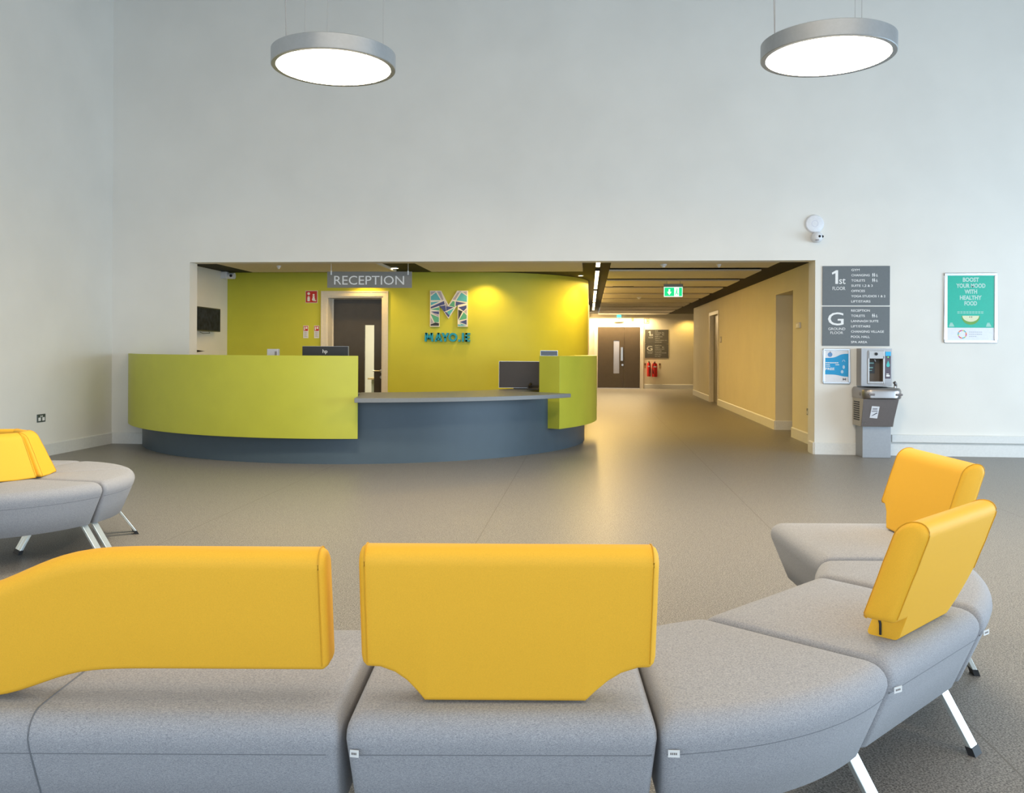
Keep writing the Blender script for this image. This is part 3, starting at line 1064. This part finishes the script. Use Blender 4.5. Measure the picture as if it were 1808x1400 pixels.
w = MB(); w.tube([(3.40, fy0 + .12, 1.16), (3.40, fy0 + .06, 1.16), (3.40, fy0 + .06, 1.13)], .010)
w.build('nozzle', M_steel, bf, smooth=True)
cs = MB().box(3.50, fy0 - .005, .93, 3.562, fy0, 1.25).build('control_strip', mat('dark plum strip', (.09, .07, .10), .35), bf)
w = MB(); quad(w, on_front(fy0 - .005), 3.50, 1.20, 3.562, 1.25)
w.build('blue_band', mat('bright cyan band', (.02, .42, .75), .35), bf)
w = MB(); w.prism([(3.531 + .02 * math.sin(R(a)), 1.09 - .022 * math.cos(R(a))) for a in range(-120, 121, 20)] + [(3.531, 1.145)], on_front(fy0 - .005), .0003, .001)
w.build('drop_symbol', mat('cyan drop', (.05, .50, .48), .35), bf)
w = MB(); disc(w, on_front(fy0 - .005), 3.531, 1.185, .008, rx=.006); w.build('indicator', mat('green indicator', (.1, .5, .1), .4, emit=(.2, 1, .2), estr=.6), bf)
w = MB(); quad(w, on_front(fy0 - .005), 3.51, .955, 3.55, .975); quad(w, on_front(fy0 - .005), 3.512, .98, 3.54, .99)
w.build('strip_marks', M_white, bf)
# basin: rounded slab with a sunk bowl, lip all round
bx0, bx1, by0, by1 = 3.165, 3.615, 10.46, 10.93
def rr(x0, y0, x1, y1, r, z, n=6):
    pts = []
    for cx, cy, a0 in ((x1 - r, y0 + r, -90), (x1 - r, y1 - .01, 0), (x0 + r, y1 - .01, 90), (x0 + r, y0 + r, 180)):
        rr_ = r if cy < y1 - .02 else .01
        cxx = cx if cy < y1 - .02 else (x1 - .01 if a0 == 0 else x0 + .01)
        for k in range(n + 1):
            a = R(a0 + 90 * k / n)
            pts.append((cxx + rr_ * math.cos(a), cy + rr_ * math.sin(a), z))
    return pts


w = MB()
w.rings([rr(bx0 + .01, by0 + .02, bx1 - .01, by1, .10, .70), rr(bx0, by0, bx1, by1, .11, .715), rr(bx0, by0, bx1, by1, .11, .79),
         rr(bx0 + .006, by0 + .006, bx1 - .006, by1, .11, .812), rr(bx0 + .02, by0 + .02, bx1 - .02, by1, .10, .826), rr(bx0 + .04, by0 + .04, bx1 - .04, by1 - .02, .10, .828),
         rr(bx0 + .06, by0 + .06, bx1 - .06, by1 - .16, .09, .81), rr(bx0 + .12, by0 + .12, bx1 - .12, by1 - .2, .05, .785)])
w.build('basin', M_steel, t, smooth=True, angle=50)
w = MB(); w.tube([(3.565, 10.62, .80), (3.572, 10.62, .85), (3.568, 10.61, .875), (3.552, 10.60, .892)], .018, 10)
w.build('spout', M_steel, t, smooth=True)
for x in (3.215, 3.525):
    MB().box(x, by0 - .01, .742, x + .075, by0 + .01, .766).build('push_bar', M_steeldark, t, bevel=.008, seg=3)
MB().box(bx0 - .008, 10.58, .735, bx0 + .01, 10.62, .775).build('push_bar', M_steeldark, t, bevel=.008)
# lower body: side cheeks and a tapered apron
w = MB()
side = [(10.93, .37), (10.62, .37), (10.50, .70), (10.93, .70)]
w.prism(side, lambda u, v, d: (d, u, v), 3.175, 3.550)
w.build('lower_cabinet', M_steelside, t, bevel=.006)
w = MB()
w.prism([(3.182, .375), (3.535, .375), (3.568, .698), (3.172, .698)], lambda u, v, d: (u, 10.618 - (v - .375) * .35 - d, v), .0, .012)
ap = w.build('apron', M_steeldark, t)
w = MB()
for k in range(9):
    w.box(3.168, 10.66, .44 + k * .026, 3.176, 10.86, .452 + k * .026)
w.build('side_vents', M_rubber, t)
w = MB()
fn = lambda u, v, d: (u, 10.618 - (v - .375) * .35 - .012 - d, v)
for k in range(2):
    quad(w, fn, 3.185 + k * .024, .41, 3.205 + k * .024, .420, .001)
w.build('maker_plate', M_alu, t)
MB().box(3.215, 10.67, 0, 3.54, 10.94, .37).build('pedestal', mat('grey steel pedestal', (.33, .34, .36), .45, .5), t, bevel=.004)
t = thing('taped_notice', 'white paper notice stuck on the front of the drinking fountain', 'paper notice', (0, 0, 0))
fn2 = lambda u, v, d: (u, 10.605 - (v - .375) * .35 - .001 - d, v)
w = MB(); w.prism([(3.264, .478), (3.350, .470), (3.362, .612), (3.274, .618)], fn2, .0005, .0015)
w.build('sheet', M_paper, t)
w = MB()
quad(w, fn2, 3.285, .585, 3.34, .592, .0022); quad(w, fn2, 3.285, .572, 3.34, .578, .0022); quad(w, fn2, 3.28, .552, 3.345, .560, .0022)
w.prism([(3.278, .50), (3.30, .505), (3.35, .535), (3.335, .54), (3.305, .52)], fn2, .0016, .0022)
w.build('print', mat('dark grey print', (.08, .08, .11), .5), t)


# ------------------------------------------------------------------ sockets and switches
def socket(label, loc, rz, name='double_socket'):
    t = thing(name, label, 'socket', loc, rz)
    MB().box(-.075, -.009, -.045, .075, 0, .045).build('face_plate', mat('brushed dark plate', (.14, .17, .18), .35, .6), t, bevel=.002)
    w = MB()
    for x in (-.036, .036):
        quad(w, on_front(-.009), x - .022, -.030, x + .022, .008)
    quad(w, on_front(-.009), -.02, .012, -.006, .03); quad(w, on_front(-.009), .006, .012, .02, .03)
    w.build('inserts', M_white, t)


socket('double socket with a metal plate low on the left wall, above the round bench', (XL, 9.465, .444), R(90))
socket('socket low on the corridor wall just inside the right jamb', (X0, 12.15, .433), R(-90))
t = thing('light_switch', 'cream switch box high on the corridor wall near the right jamb', 'switch', (X0, 12.70, 1.615), R(-90))
MB().box(-.10, -.03, -.04, .10, 0, .04).build('casing', M_frame, t, bevel=.004)
MB().box(-.03, -.034, -.02, .03, -.03, .02).build('rocker', M_white, t)
t = thing('door_plate_sign', 'small square pictogram plate right of the corridor doorway', 'sign', (X0, 20.10, 1.50), R(-90))
MB().box(-.12, -.006, -.07, .12, 0, .07).build('plate', mat('bronze plate', (.20, .16, .08), .4, .3), t)
w = MB(); pictos(w, -.07, -.045, .09, on_front(-.006)); w.build('pictograms', M_white, t)

# ------------------------------------------------------------------ exit sign
t = thing('exit_sign', 'green lit exit sign with an arrow and running figure hanging in the corridor', 'exit sign', (1.40, 14.9, 2.15))
MB().box(-.16, -.02, .165, .16, .03, .215).build('sign_housing', mat('grey metal housing', (.20, .21, .18), .4, .4), t, bevel=.004)
MB().box(-.155, 0, 0, .155, .008, .165).build('sign_panel', M_exitwhite, t)
MB().box(-.145, -.003, .012, .015, 0, .155).build('green_face', M_exitgreen, t)
MB().box(.095, -.003, .012, .145, 0, .155).build('green_face', M_exitgreen, t)
w = MB()
fs_ = on_front(-.003)
quad(w, fs_, -.078, .085, -.052, .13, .002)
w.prism([(-.065, .028), (-.028, .085), (-.102, .085)], fs_, .0005, .002)
w.build('arrow', M_exitwhite, t)
w = MB()
fs_ = on_front(0)
disc(w, fs_, .062, .128, .011, .002, n=10)
w.prism([(.045, .075), (.06, .07), (.07, .11), (.052, .114)], fs_, .0005, .002)
w.prism([(.05, .078), (.03, .04), (.038, .034), (.062, .074)], fs_, .0005, .002)
w.prism([(.055, .078), (.085, .055), (.078, .03), (.07, .032), (.073, .05), (.05, .068)], fs_, .0005, .002)
w.build('running_figure', M_exitgreen, t)
for x in (-.105, .115):
    MB().tube([(x, .005, .215), (x, .005, .262)], .004, 6).build('hanging_rod', M_wire, t)

# ceiling detectors and grille
def detector(label, x, y, r=.05):
    t = thing('smoke_detector', label, 'smoke detector', (x, y, 2.412))
    MB().lathe([(r, 0), (r, -.012), (r * .7, -.03), (.001, -.03)], seg=24).build('base', M_whiteplastic, t, smooth=True)
    MB().lathe([(r * .5, -.029), (r * .45, -.045), (.001, -.045)], seg=20).build('sensor_cap', M_whiteplastic, t, smooth=True)


detector('white smoke detector halfway along the corridor ceiling', 1.08, 19.3)
detector('small detector on the first corridor panel, above and left of the exit sign', .99, 11.95, .045)
detector('small detector on the first corridor panel, near its right end', 1.73, 11.98, .03)
detector('tiny detector on the ceiling panel left of the reception sign', -4.35, 12.0, .03)
t = thing('ceiling_vent', 'thin dark slot vent in the corridor ceiling left of the exit sign', 'ceiling vent', (.61, 16.12, 2.412))
MB().box(-.19, -.05, -.006, .19, .03, 0).build('slot', M_rubber, t)

# far end wall fittings
t = thing('emergency_light', 'small aqua lit emergency light above the far double doors', 'emergency light', (.97, 28.95, 2.28))
MB().box(-.16, -.03, -.11, .16, .03, -.08).build('bracket_bar', M_steeldark, t)
MB().box(-.07, -.02, .04, .07, .02, .13).build('lit_face', mat('aqua lit face', (.1, .6, .6), .4, emit=(.1, .9, .9), estr=1.0), t)
MB().box(-.012, -.01, -.08, .012, .01, .04).build('stem', M_steeldark, t)
t = thing('wall_sensor', 'tiny dark sensor right of the aqua light above the far doors', 'sensor', (1.42, 29.0, 2.27))
MB().box(-.035, -.03, -.05, .03, 0, .05).build('casing', mat('bronze casing', (.25, .2, .1), .5), t)
t = thing('washroom_sign', 'small framed pictogram sign high above the far floor directory', 'sign', (1.866, 29.0, 2.215))
w = MB()
for (x0, z0, x1, z1) in ((-.085, -.085, .085, -.07), (-.085, .07, .085, .085), (-.085, -.07, -.072, .07), (.072, -.07, .085, .07), (-.006, -.07, .006, .07)):
    w.box(x0, -.01, z0, x1, 0, z1)
w.build('border', mat('bronze border', (.2, .15, .05), .5), t)
w = MB(); disc(w, on_front(0), .04, .045, .014, .004); quad(w, on_front(0), .022, -.05, .058, .026, .004)
w.build('figure', mat('bronze figure', (.25, .2, .08), .5), t)


# ------------------------------------------------------------------ fire extinguishers
def extinguisher(label, x, r, h, z0, hose):
    t = thing('fire_extinguisher', label, 'fire extinguisher', (x, 28.98 - r, z0), 0, 'extinguishers at the corridor end')
    MB().lathe([(.001, 0), (r * .9, 0), (r, .02), (r, h * .78), (r * .85, h * .86), (r * .35, h * .90), (r * .3, h * .93), (.001, h * .93)], seg=24).build('cylinder', M_red, t, smooth=True)
    w = MB().box(-.02, -.09, h * .93, .02, .03, h * .95).box(-.015, -.10, h * .97, .015, .02, h)
    w.box(-.015, 0, h * .93, .015, .02, h)
    w.build('valve_handle', M_blackpl, t)
    w = MB(); w.tube([(0, -.02, h * .92), (-hose * .6, -r - .02, h * .9), (-hose, -r - .02, h * .7), (-hose, -r - .02, h * .4), (-hose * .8, -r - .02, h * .2)], .014, 8)
    w.build('hose', M_rubber, t, smooth=True)
    w = MB().box(-r * .55, -r - .004, h * .62, r * .55, -r * .7, h * .70)
    w.build('label_patch', M_paper, t)
    MB().box(-.03, r - .01, h * .6, .03, r + .02, h * .7).build('wall_bracket', M_steeldark, t)


extinguisher('slimmer red fire extinguisher, left of the two beside the far doors', 1.945, .062, .50, .40, -.03)
extinguisher('fatter red fire extinguisher, right of the two beside the far doors', 2.13, .088, .50, .39, .062)
for x, s in ((1.80, 'left'), (2.27, 'right')):
    t = thing('extinguisher_sign', 'tiny notice on the wall %s of the two extinguishers' % s, 'sign', (x, 29.0, .67))
    MB().box(0, -.006, 0, .06, 0, .165).build('notice_plate', mat('tan notice', (.42, .30, .15), .5), t)
    MB().box(.008, -.008, .09, .052, -.006, .155).build('symbol_patch', mat('brown patch', (.12, .06, .03), .5), t)

t = thing('banner_stand', 'tall dark tapered display just visible through the corridor side opening', 'display stand', (4.02, 15.45, 0), 0)
w = MB(); w.prism([(-.12, .06), (.12, .06), (.10, 1.10), (-.10, 1.38)], on_front(0), 0, .03)
w.build('banner', mat('dark banner', (.02, .015, .012), .5), t)
w = MB(); w.prism([(-.11, 1.02), (.11, 1.0), (.10, 1.12), (-.11, 1.2)], on_front(-.031), 0, .002)
w.build('printed_band', mat('dull red band', (.25, .08, .06), .5), t)
MB().box(-.15, -.15, 0, .15, .15, .06).build('stand_base', M_blackpl, t)


# ------------------------------------------------------------------ pendant lamps
def pendant(label, x, y, z, r):
    t = thing('pendant_lamp', label, 'pendant lamp', (x, y, z), 0, 'round pendant lamps')
    MB().lathe([(r - .035, .002), (r - .004, 0), (r, .004), (r, .106), (r - .006, .11), (.001, .11), (.001, .10), (r - .03, .10), (r - .035, .02), (r - .035, .002)], seg=96, cap=False).build('lamp_housing', M_lamprim, t, smooth=True, angle=40)
    MB().lathe([(.001, .012), (r - .034, .012), (r - .034, .018), (.001, .018)], seg=96).build('lamp_diffuser', M_lampface, t)
    for a in (140, 40, -80):
        c_, s_ = (r - .05) * math.cos(R(a)), (r - .05) * math.sin(R(a))
        MB().tube([(c_, s_, .10), (c_, s_, 6.2 - z)], .0016, 6).build('suspension_wire', M_wire, t)
    c_, s_ = -(r - .09), 0
    MB().tube([(c_, s_, .10), (c_ - .01, s_, .5), (c_, s_, 6.2 - z)], .0035, 6).build('power_cable', M_wire, t)
    d = bpy.data.lights.new('pendant_glow', 'AREA')
    d.shape = 'DISK'
    d.size = 2 * (r - .04)
    d.energy = 90
    d.color = (1.0, .82, .56)
    o = bpy.data.objects.new('pendant_glow', d)
    COL.objects.link(o)
    o.parent = t
    o.location = (0, 0, .009)


pendant('round silver pendant lamp, the left one', -1.852, 6.22, 3.278, .443)
pendant('round silver pendant lamp, the right one', 1.622, 6.20, 3.268, .445)


# ------------------------------------------------------------------ upholstered benches
ZS, ZB = .44, .18
RT = .05


def lerp(a, b, t):
    return (a[0] + (b[0] - a[0]) * t, a[1] + (b[1] - a[1]) * t)


def arcpt(a, b, s, sag):
    """point at s on the arc from a to b bulging by sag to the right of a->b"""
    x, y = lerp(a, b, s)
    dx, dy = b[0] - a[0], b[1] - a[1]
    L = math.hypot(dx, dy)
    k = 4 * s * (1 - s) * sag
    return (x + dy / L * k, y - dx / L * k)


def seat_mesh(IL, IR, OR_, OL, so=0.0, si=0.0, taper=.08, ns=18, side=.012):
    """IL,IR inner (front) corners, OL,OR outer (back) corners, all in the layout frame"""
    Lo = math.hypot(OR_[0] - OL[0], OR_[1] - OL[1])
    Li = math.hypot(IR[0] - IL[0], IR[1] - IL[1])
    Dp = (math.hypot(IL[0] - OL[0], IL[1] - OL[1]) + math.hypot(IR[0] - OR_[0], IR[1] - OR_[1])) / 2

    def P(s, t):
        return lerp(arcpt(OL, OR_, s, so), arcpt(IL, IR, s, -si if False else si), t)

    def ring(ins_s, ins_t, z, rc=.022):
        pts = []
        ins_t = min(ins_t, .36 * Dp)
        rt = rc / Dp
        t0, t1 = ins_t / Dp, 1 - ins_t / Dp

        def smin(t):
            L = Lo + (Li - Lo) * t
            return ins_s / L, rc / L
        # outer edge (t0) from s small to s big
        nC = 4
        pts2 = []
        a, rs = smin(t0)
        for k in range(ns + 1):
            s = (a + rs) + (1 - 2 * (a + rs)) * k / ns
            pts2.append((s, t0))
        for k in range(1, nC + 1):
            an = PI / 2 * k / nC
            pts2.append((1 - a - rs + rs * math.sin(an), t0 + rt * (1 - math.cos(an))))
        nv = 8
        for k in range(1, nv):
            t = (t0 + rt) + (t1 - t0 - 2 * rt) * k / nv
            pts2.append((1 - smin(t)[0], t))
        b, rs2 = smin(t1)
        for k in range(nC + 1):
            an = PI / 2 * k / nC
            pts2.append((1 - b - rs2 + rs2 * math.cos(an), t1 - rt + rt * math.sin(an)))
        for k in range(1, ns + 1):
            s = (1 - b - rs2) - (1 - 2 * (b + rs2)) * k / ns
            pts2.append((s, t1))
        for k in range(1, nC + 1):
            an = PI / 2 * k / nC
            pts2.append((b + rs2 - rs2 * math.sin(an), t1 - rt * (1 - math.cos(an))))
        for k in range(1, nv):
            t = (t1 - rt) - (t1 - t0 - 2 * rt) * k / nv
            pts2.append((smin(t)[0], t))
        for k in range(nC):
            an = PI / 2 * k / nC
            pts2.append((a + rs - rs * math.cos(an), t0 + rt - rt * math.sin(an)))
        return [W(*P(s, t), z) for s, t in pts2]
    rings = [ring(side * 2, taper + .03, ZB), ring(side, taper, ZB + .004), ring(side * .6, taper * .45, .29), ring(.003, .006, .365), ring(.001, .001, .385)]
    for k in range(1, 7):
        a = PI / 2 * k / 6
        rings.append(ring(.001 + .028 * (1 - math.cos(a)), .001 + RT * (1 - math.cos(a)), ZS - RT - .002 + (RT + .002) * math.sin(a)))
    for f in (.09, .13, .17, .205):
        rings.append(ring(min(f, .42 * min(Li, Lo)) if min(Li, Lo) > .5 else .028 + (f - .05) * .35, f, ZS + .004 * (f / .24)))
    mb = MB()
    mb.rings(rings)
    # seam following the outer top edge
    seam = [W(*P(.02 + .96 * k / ns, .012 / Dp), .352) for k in range(ns + 1)]
    return mb, seam, P, ring


def leg_bar(parent, x, y, dx, dy, z0=ZB + .01, wdt=.045, th=.018, origin=(0, 0, 0)):
    """flat bar splayed towards (dx, dy); x, y = its head under the seat, layout frame"""
    L = math.hypot(dx, dy)
    ux, uy = dx / L, dy / L
    tx, ty = -uy, ux
    mb = MB()
    foot = MB()

    def rr_(z, f, grow=0.0):
        cx, cy = x + dx * f, y + dy * f
        return [W(cx + tx * sx * (wdt / 2 + grow) + ux * sy * (th / 2 + grow), cy + ty * sx * (wdt / 2 + grow) + uy * sy * (th / 2 + grow), z)
                for sx, sy in ((-1, -1), (1, -1), (1, 1), (-1, 1))]
    mb.rings([rr_(z0, 0), rr_(.022, .91)])
    foot.rings([rr_(.024, .905, .002), rr_(.0, 1.0, .002)])
    o = mb.build('leg', M_leg, parent, bevel=.002)
    o.location = (-origin[0], -origin[1], -origin[2])
    foot.build('rubber_foot', M_rubber, o)
    return o


def back_mesh(O, d, n, prof, lean, th=.09, inner=True, top_r=.043, taperw=0.0, soften=0.0):
    """upholstered back: O = point on the outer face at seat level, d = unit along, n = unit outwards.
    prof = list of (s, z_bottom, z_top) along d"""
    st = []
    s0, s1 = prof[0][0], prof[-1][0]
    # resample
    ss = set()
    NS = 44
    for k in range(NS + 1):
        ss.add(round(s0 + (s1 - s0) * k / NS, 5))
    for p in prof:
        ss.add(round(p[0], 5))
    e = .016
    ss = sorted(x for x in ss if s0 + e < x < s1 - e)

    def zz(s):
        if soften:
            w_ = [zz0(min(max(s + soften * k / 4, s0), s1)) for k in range(-4, 5)]
            return sum(a for a, _ in w_) / 9, sum(b for _, b in w_) / 9
        return zz0(s)

    def zz0(s):
        for a, b in zip(prof, prof[1:]):
            if a[0] <= s <= b[0] + 1e-9:
                f = (s - a[0]) / max(1e-9, b[0] - a[0])
                return a[1] + (b[1] - a[1]) * f, a[2] + (b[2] - a[2]) * f
        return (prof[0][1], prof[0][2]) if s < s0 else (prof[-1][1], prof[-1][2])
    ztref = max(p[2] for p in prof)

    def section(s, sh=0.0):
        zb, zt = zz(min(max(s, s0), s1))
        zb += sh
        zt -= sh
        h = th / 2 - sh
        pts = []
        rb = min(.012, h * .5)
        # bottom corners
        for (sx, a0) in ((1, -90), (-1, 180)):
            pass
        cs = []
        for k in range(4):
            a = R(-90 + 30 * k)
            cs.append((h - rb + rb * math.cos(a), zb + rb + rb * math.sin(a)))
        hm = (zb + zt) / 2
        cs.append((h, zt - .165))
        cs.append((h + .001, zt - .125))
        cs.append((h, zt - .085))
        rt = min(top_r, h)
        for k in range(7):
            a = R(0 + 15 * k)
            cs.append((h - rt + rt * math.cos(a), zt - rt + rt * math.sin(a)))
        for k in range(7):
            a = R(90 + 15 * k)
            cs.append((-h + rt + rt * math.cos(a), zt - rt + rt * math.sin(a)))
        cs.append((-h, zt - .085))
        cs.append((-h - .001, zt - .125))
        cs.append((-h, zt - .165))
        for k in range(4):
            a = R(180 + 30 * k)
            cs.append((-h + rb + rb * math.cos(a), zb + rb + rb * math.sin(a)))
        mid = (s0 + s1) / 2
        for q, z in cs:
            f = (z - ZS) / (ztref - ZS)
            s2 = mid + (s - mid) * (1 - taperw * f)
            nn = -th / 2 + q + lean * f
            pts.append(W(O[0] + d[0] * s2 + n[0] * nn, O[1] + d[1] * s2 + n[1] * nn, z))
        return pts
    rings = [section(s0, .016), section(s0 + .004, .007), section(s0 + .012, .001), section(s0 + e, 0)]
    rings += [section(s) for s in ss]
    rings += [section(s1 - e, 0), section(s1 - .012, .001), section(s1 - .004, .007), section(s1, .016)]
    mb = MB()
    mb.rings(rings)
    pipe = []
    for s in (s0 + .014, s1 - .014):
        r = section(s, -.0008)
        p = MB()
        p.tube(r[3:] , .0016, 6)
        pipe.append(p)
    return mb, pipe


def bench(name, label, IL, IR, OR_, OL, so=0.0, si=0.0, back=None, legs=(), tagpos=None, extra_seam=None, group=None):
    cx = sum(p[0] for p in (IL, IR, OR_, OL)) / 4
    cy = sum(p[1] for p in (IL, IR, OR_, OL)) / 4
    org = W(cx, cy, 0)
    t = thing(name, label, 'bench', org, 0, group)
    off = (-org[0], -org[1], 0)
    mb, seam, P, ring = seat_mesh(IL, IR, OR_, OL, so, si)
    seat = mb.build('seat', M_fabric, t, smooth=True, angle=80, loc=off)
    s = MB(); s.tube(seam, .0016, 6)
    s.build('seat_seam', M_seam, seat)
    if extra_seam is not None:
        for sv in extra_seam:
            s = MB()
            pts = []
            Dp = .64
            path = [(.079, .187), (.035, .29), (.006, .365), (.001, .385)]
            path += [(.001 + RT * (1 - math.cos(PI / 2 * k / 8)), ZS - RT - .002 + (RT + .002) * math.sin(PI / 2 * k / 8)) for k in range(1, 9)]
            path += [(.09, .4415), (.18, .443), (.29, .4445), (.4, .4445)]
            for t_, z in path:
                pts.append(W(*P(sv, (t_ - .0008) / Dp), z + .0006))
            s.tube(pts, .0018, 6)
            s.build('seat_seam', M_seam, seat)
    if back:
        mb, pipes = back_mesh(**back)
        b = mb.build('backrest', M_yellow, t, smooth=True, angle=50, loc=off)
        for p in pipes:
            p.build('piping', M_yseam, b, smooth=True)
    for l in legs:
        leg_bar(t, *l, origin=org)
    if tagpos:
        s_, z_, wd = tagpos
        a = W(*P(s_, .004), z_)
        a2 = W(*P(s_ + wd, -.016), z_ + .004)
        b2 = W(*P(s_ + wd, .0), z_)
        m = MB()
        v0, v1 = Vector(a), Vector(a2)
        up = Vector((0, 0, .016))
        nrm = (v1 - v0).cross(up).normalized() * .0015
        m.rings([[v0, v1, v1 + up, v0 + up], [v0 + nrm, v1 + nrm, v1 + up + nrm, v0 + up + nrm]])
        tg = m.build('fabric_tag', mat('white woven tag', (.75, .77, .78), .7), t, loc=off)
        m = MB()
        for q in range(4):
            f0_, f1_ = .2 + q * .16, .3 + q * .16
            p0 = v0.lerp(v1, f0_) + up * .35
            p1 = v0.lerp(v1, f1_) + up * .35
            for sg in (-1, 1):
                nn = nrm * (1.3 if sg > 0 else -.3)
                m.rings([[p0 + nn, p1 + nn, p1 + up * .3 + nn, p0 + up * .3 + nn], [p0 + nn * 1.1, p1 + nn * 1.1, p1 + up * .3 + nn * 1.1, p0 + up * .3 + nn * 1.1]])
        m.build('tag_print', M_steeldark, tg)
    return t


G = 'grey bench modules of the nearest group'
wing, tong = .530, .446
# module facing the desk, squarely in front of the camera
bench('bench_module', 'grey bench module in the middle of the foreground, full yellow back with cut-away lower corners',
      (-.360, 2.570), (.350, 2.580), (.328, 1.935), (-.365, 1.930),
      back=dict(O=(0, 2.005), d=(1, 0), n=(0, -1),
                prof=[(-.338, wing, .812), (-.295, wing - .002, .812), (-.262, .515, .812), (-.235, .495, .812), (-.213, .470, .812), (-.195, tong, .812),
                      (.172, tong, .812), (.195, .470, .812), (.222, .495, .812), (.252, .515, .812), (.29, wing - .002, .812), (.330, wing, .812)], lean=.075),
      legs=((-.30, 2.02, 0, -.10), (.27, 2.02, 0, -.10), (-.30, 2.48, 0, .10), (.29, 2.48, 0, .10)), tagpos=(.02, .352, .030), group=G)
bench('bench_module', 'grey bench module at bottom left, its long yellow back sweeping down to the left',
      (-1.90, 2.570), (-.372, 2.570), (-.376, 1.930), (-1.90, 1.930), extra_seam=(.551,),
      back=dict(O=(0, 2.005), d=(1, 0), n=(0, -1),
                prof=[(-1.66, tong, .66), (-1.45, tong, .665), (-1.30, tong, .685), (-1.18, .447, .710), (-1.12, .462, .735), (-1.065, .485, .762), (-1.01, .505, .783), (-.95, .517, .797), (-.85, .52, .803), (-.412, .52, .803)], lean=.075, soften=.05),
      legs=((-1.80, 2.02, 0, -.10), (-.45, 2.02, 0, -.10), (-.45, 2.48, 0, .10), (-1.80, 2.48, 0, .10)), group=G)
bench('corner_bench_module', 'grey wedge bench module without a back, right of the middle foreground module',
      (.356, 2.580), (.574, 2.692), (.990, 2.285), (.334, 1.935), so=.075, si=-.012,
      legs=((.905, 2.365, .08, -.10), (.56, 2.60, -.05, .06)), tagpos=(.02, .352, .030), group=G)
q = .7071
bench('bench_module', 'grey bench module turned to the left, short yellow back with a slit at its base',
      (.580, 2.698), (1.107, 3.195), (1.478, 2.752), (.995, 2.290),
      back=dict(O=(1.087, 2.457), d=(.72, .694), n=(.694, -.72),
                prof=[(-.098, .512, .795), (-.008, .507, .795), (-.006, .442, .795), (.35, .442, .795), (.385, .475, .795), (.42, .53, .795), (.452, .60, .795)], lean=.125),
      legs=((1.372, 2.815, .075, -.085), (1.05, 3.07, -.06, .07)), tagpos=(.03, .352, .03), group=G)
bench('corner_bench_module', 'grey wedge bench module without a back, between the two yellow backs on the right',
      (1.112, 3.200), (1.200, 3.425), (1.790, 3.430), (1.484, 2.760), so=.052, si=-.01,
      legs=((1.715, 3.42, .09, -.01), (1.22, 3.38, -.04, .02)), tagpos=(.03, .352, .03), group=G)
bench('bench_module', 'grey bench module facing left at the far end of the near row, full yellow back',
      (1.208, 3.440), (1.225, 4.165), (1.845, 4.165), (1.820, 3.440),
      back=dict(O=(1.79, 3.44), d=(0, 1), n=(1, 0),
                prof=[(.068, .545, .80), (.10, .54, .80), (.14, .51, .80), (.165, .475, .80), (.18, tong, .80), (.55, tong, .80), (.575, .475, .80), (.60, .51, .80), (.64, .54, .80), (.69, .545, .80)], lean=.12),
      legs=((1.72, 3.52, .09, 0), (1.74, 4.09, .09, 0), (1.45, 3.95, -.02, .0)), group=G)
# base slit in the short back
t = [o for o in bpy.data.objects if o.get('label', '').endswith('slit at its base')][0]
pA = Vector(W(1.087 - .694 * .048 - .72 * .0095, 2.457 + .72 * .048 - .694 * .0095, .449))
w = MB(); w.tube([pA, pA + Vector((0, 0, .03)), pA + Vector(W(-.004, .004, .055))], .0035, 6)
o = w.build('zip_slit', M_rubber, t, smooth=True)
o.parent = t
o.location = -t.location

# round bench at the left: wedges around a centre, backs in the middle
G2 = 'wedge modules of the round bench'
LC = (-3.265, 5.50)
RI, RO = .33, .835


def pol(r, a):
    return (LC[0] + r * math.cos(R(a)), LC[1] + r * math.sin(R(a)))


RBK = .36
for a0, lab in ((-14, 'grey wedge module of the round bench at left, its rounded right-hand end'),
                (-59, 'grey wedge module of the round bench at left, nearest the camera'),
                (31, 'grey wedge module of the round bench, behind its right-hand end'),
                (76, 'grey wedge module of the round bench, farthest, only its yellow back top showing'),
                (-104, 'grey wedge module of the round bench at the left picture edge')):
    a1 = a0 + 45
    am = R(a0 + 22.5)
    n_ = (-math.cos(am), -math.sin(am))          # back leans to the centre
    d_ = (-math.sin(am), math.cos(am))
    Op = (LC[0] + (RBK - .09) * math.cos(am), LC[1] + (RBK - .09) * math.sin(am))
    IL, IR = pol(.06, a0 + 1), pol(.06, a1 - 1)
    OL_, OR2 = pol(RO, a0 + .15), pol(RO, a1 - .15)
    hw = .130
    bench('wedge_bench_module', lab, IL, IR, OR2, OL_, so=RO * (1 - math.cos(R(22.3))), si=0,
          back=dict(O=Op, d=d_, n=n_, prof=[(-hw, .447, .718), (0, .443, .718), (hw, .447, .718)], lean=.12, th=.085, taperw=.34),
          legs=[(*pol(.72, a_ + e_), .13 * math.cos(R(a_)), .13 * math.sin(R(a_))) for a_, e_ in ((a0, 3.4), (a1, -3.4)) if a_ != -59]
          + ([(-2.898, 5.363, -.07, -.07), (-2.932, 5.397, -.07, -.07)] if a0 == -59 else []), group=G2)
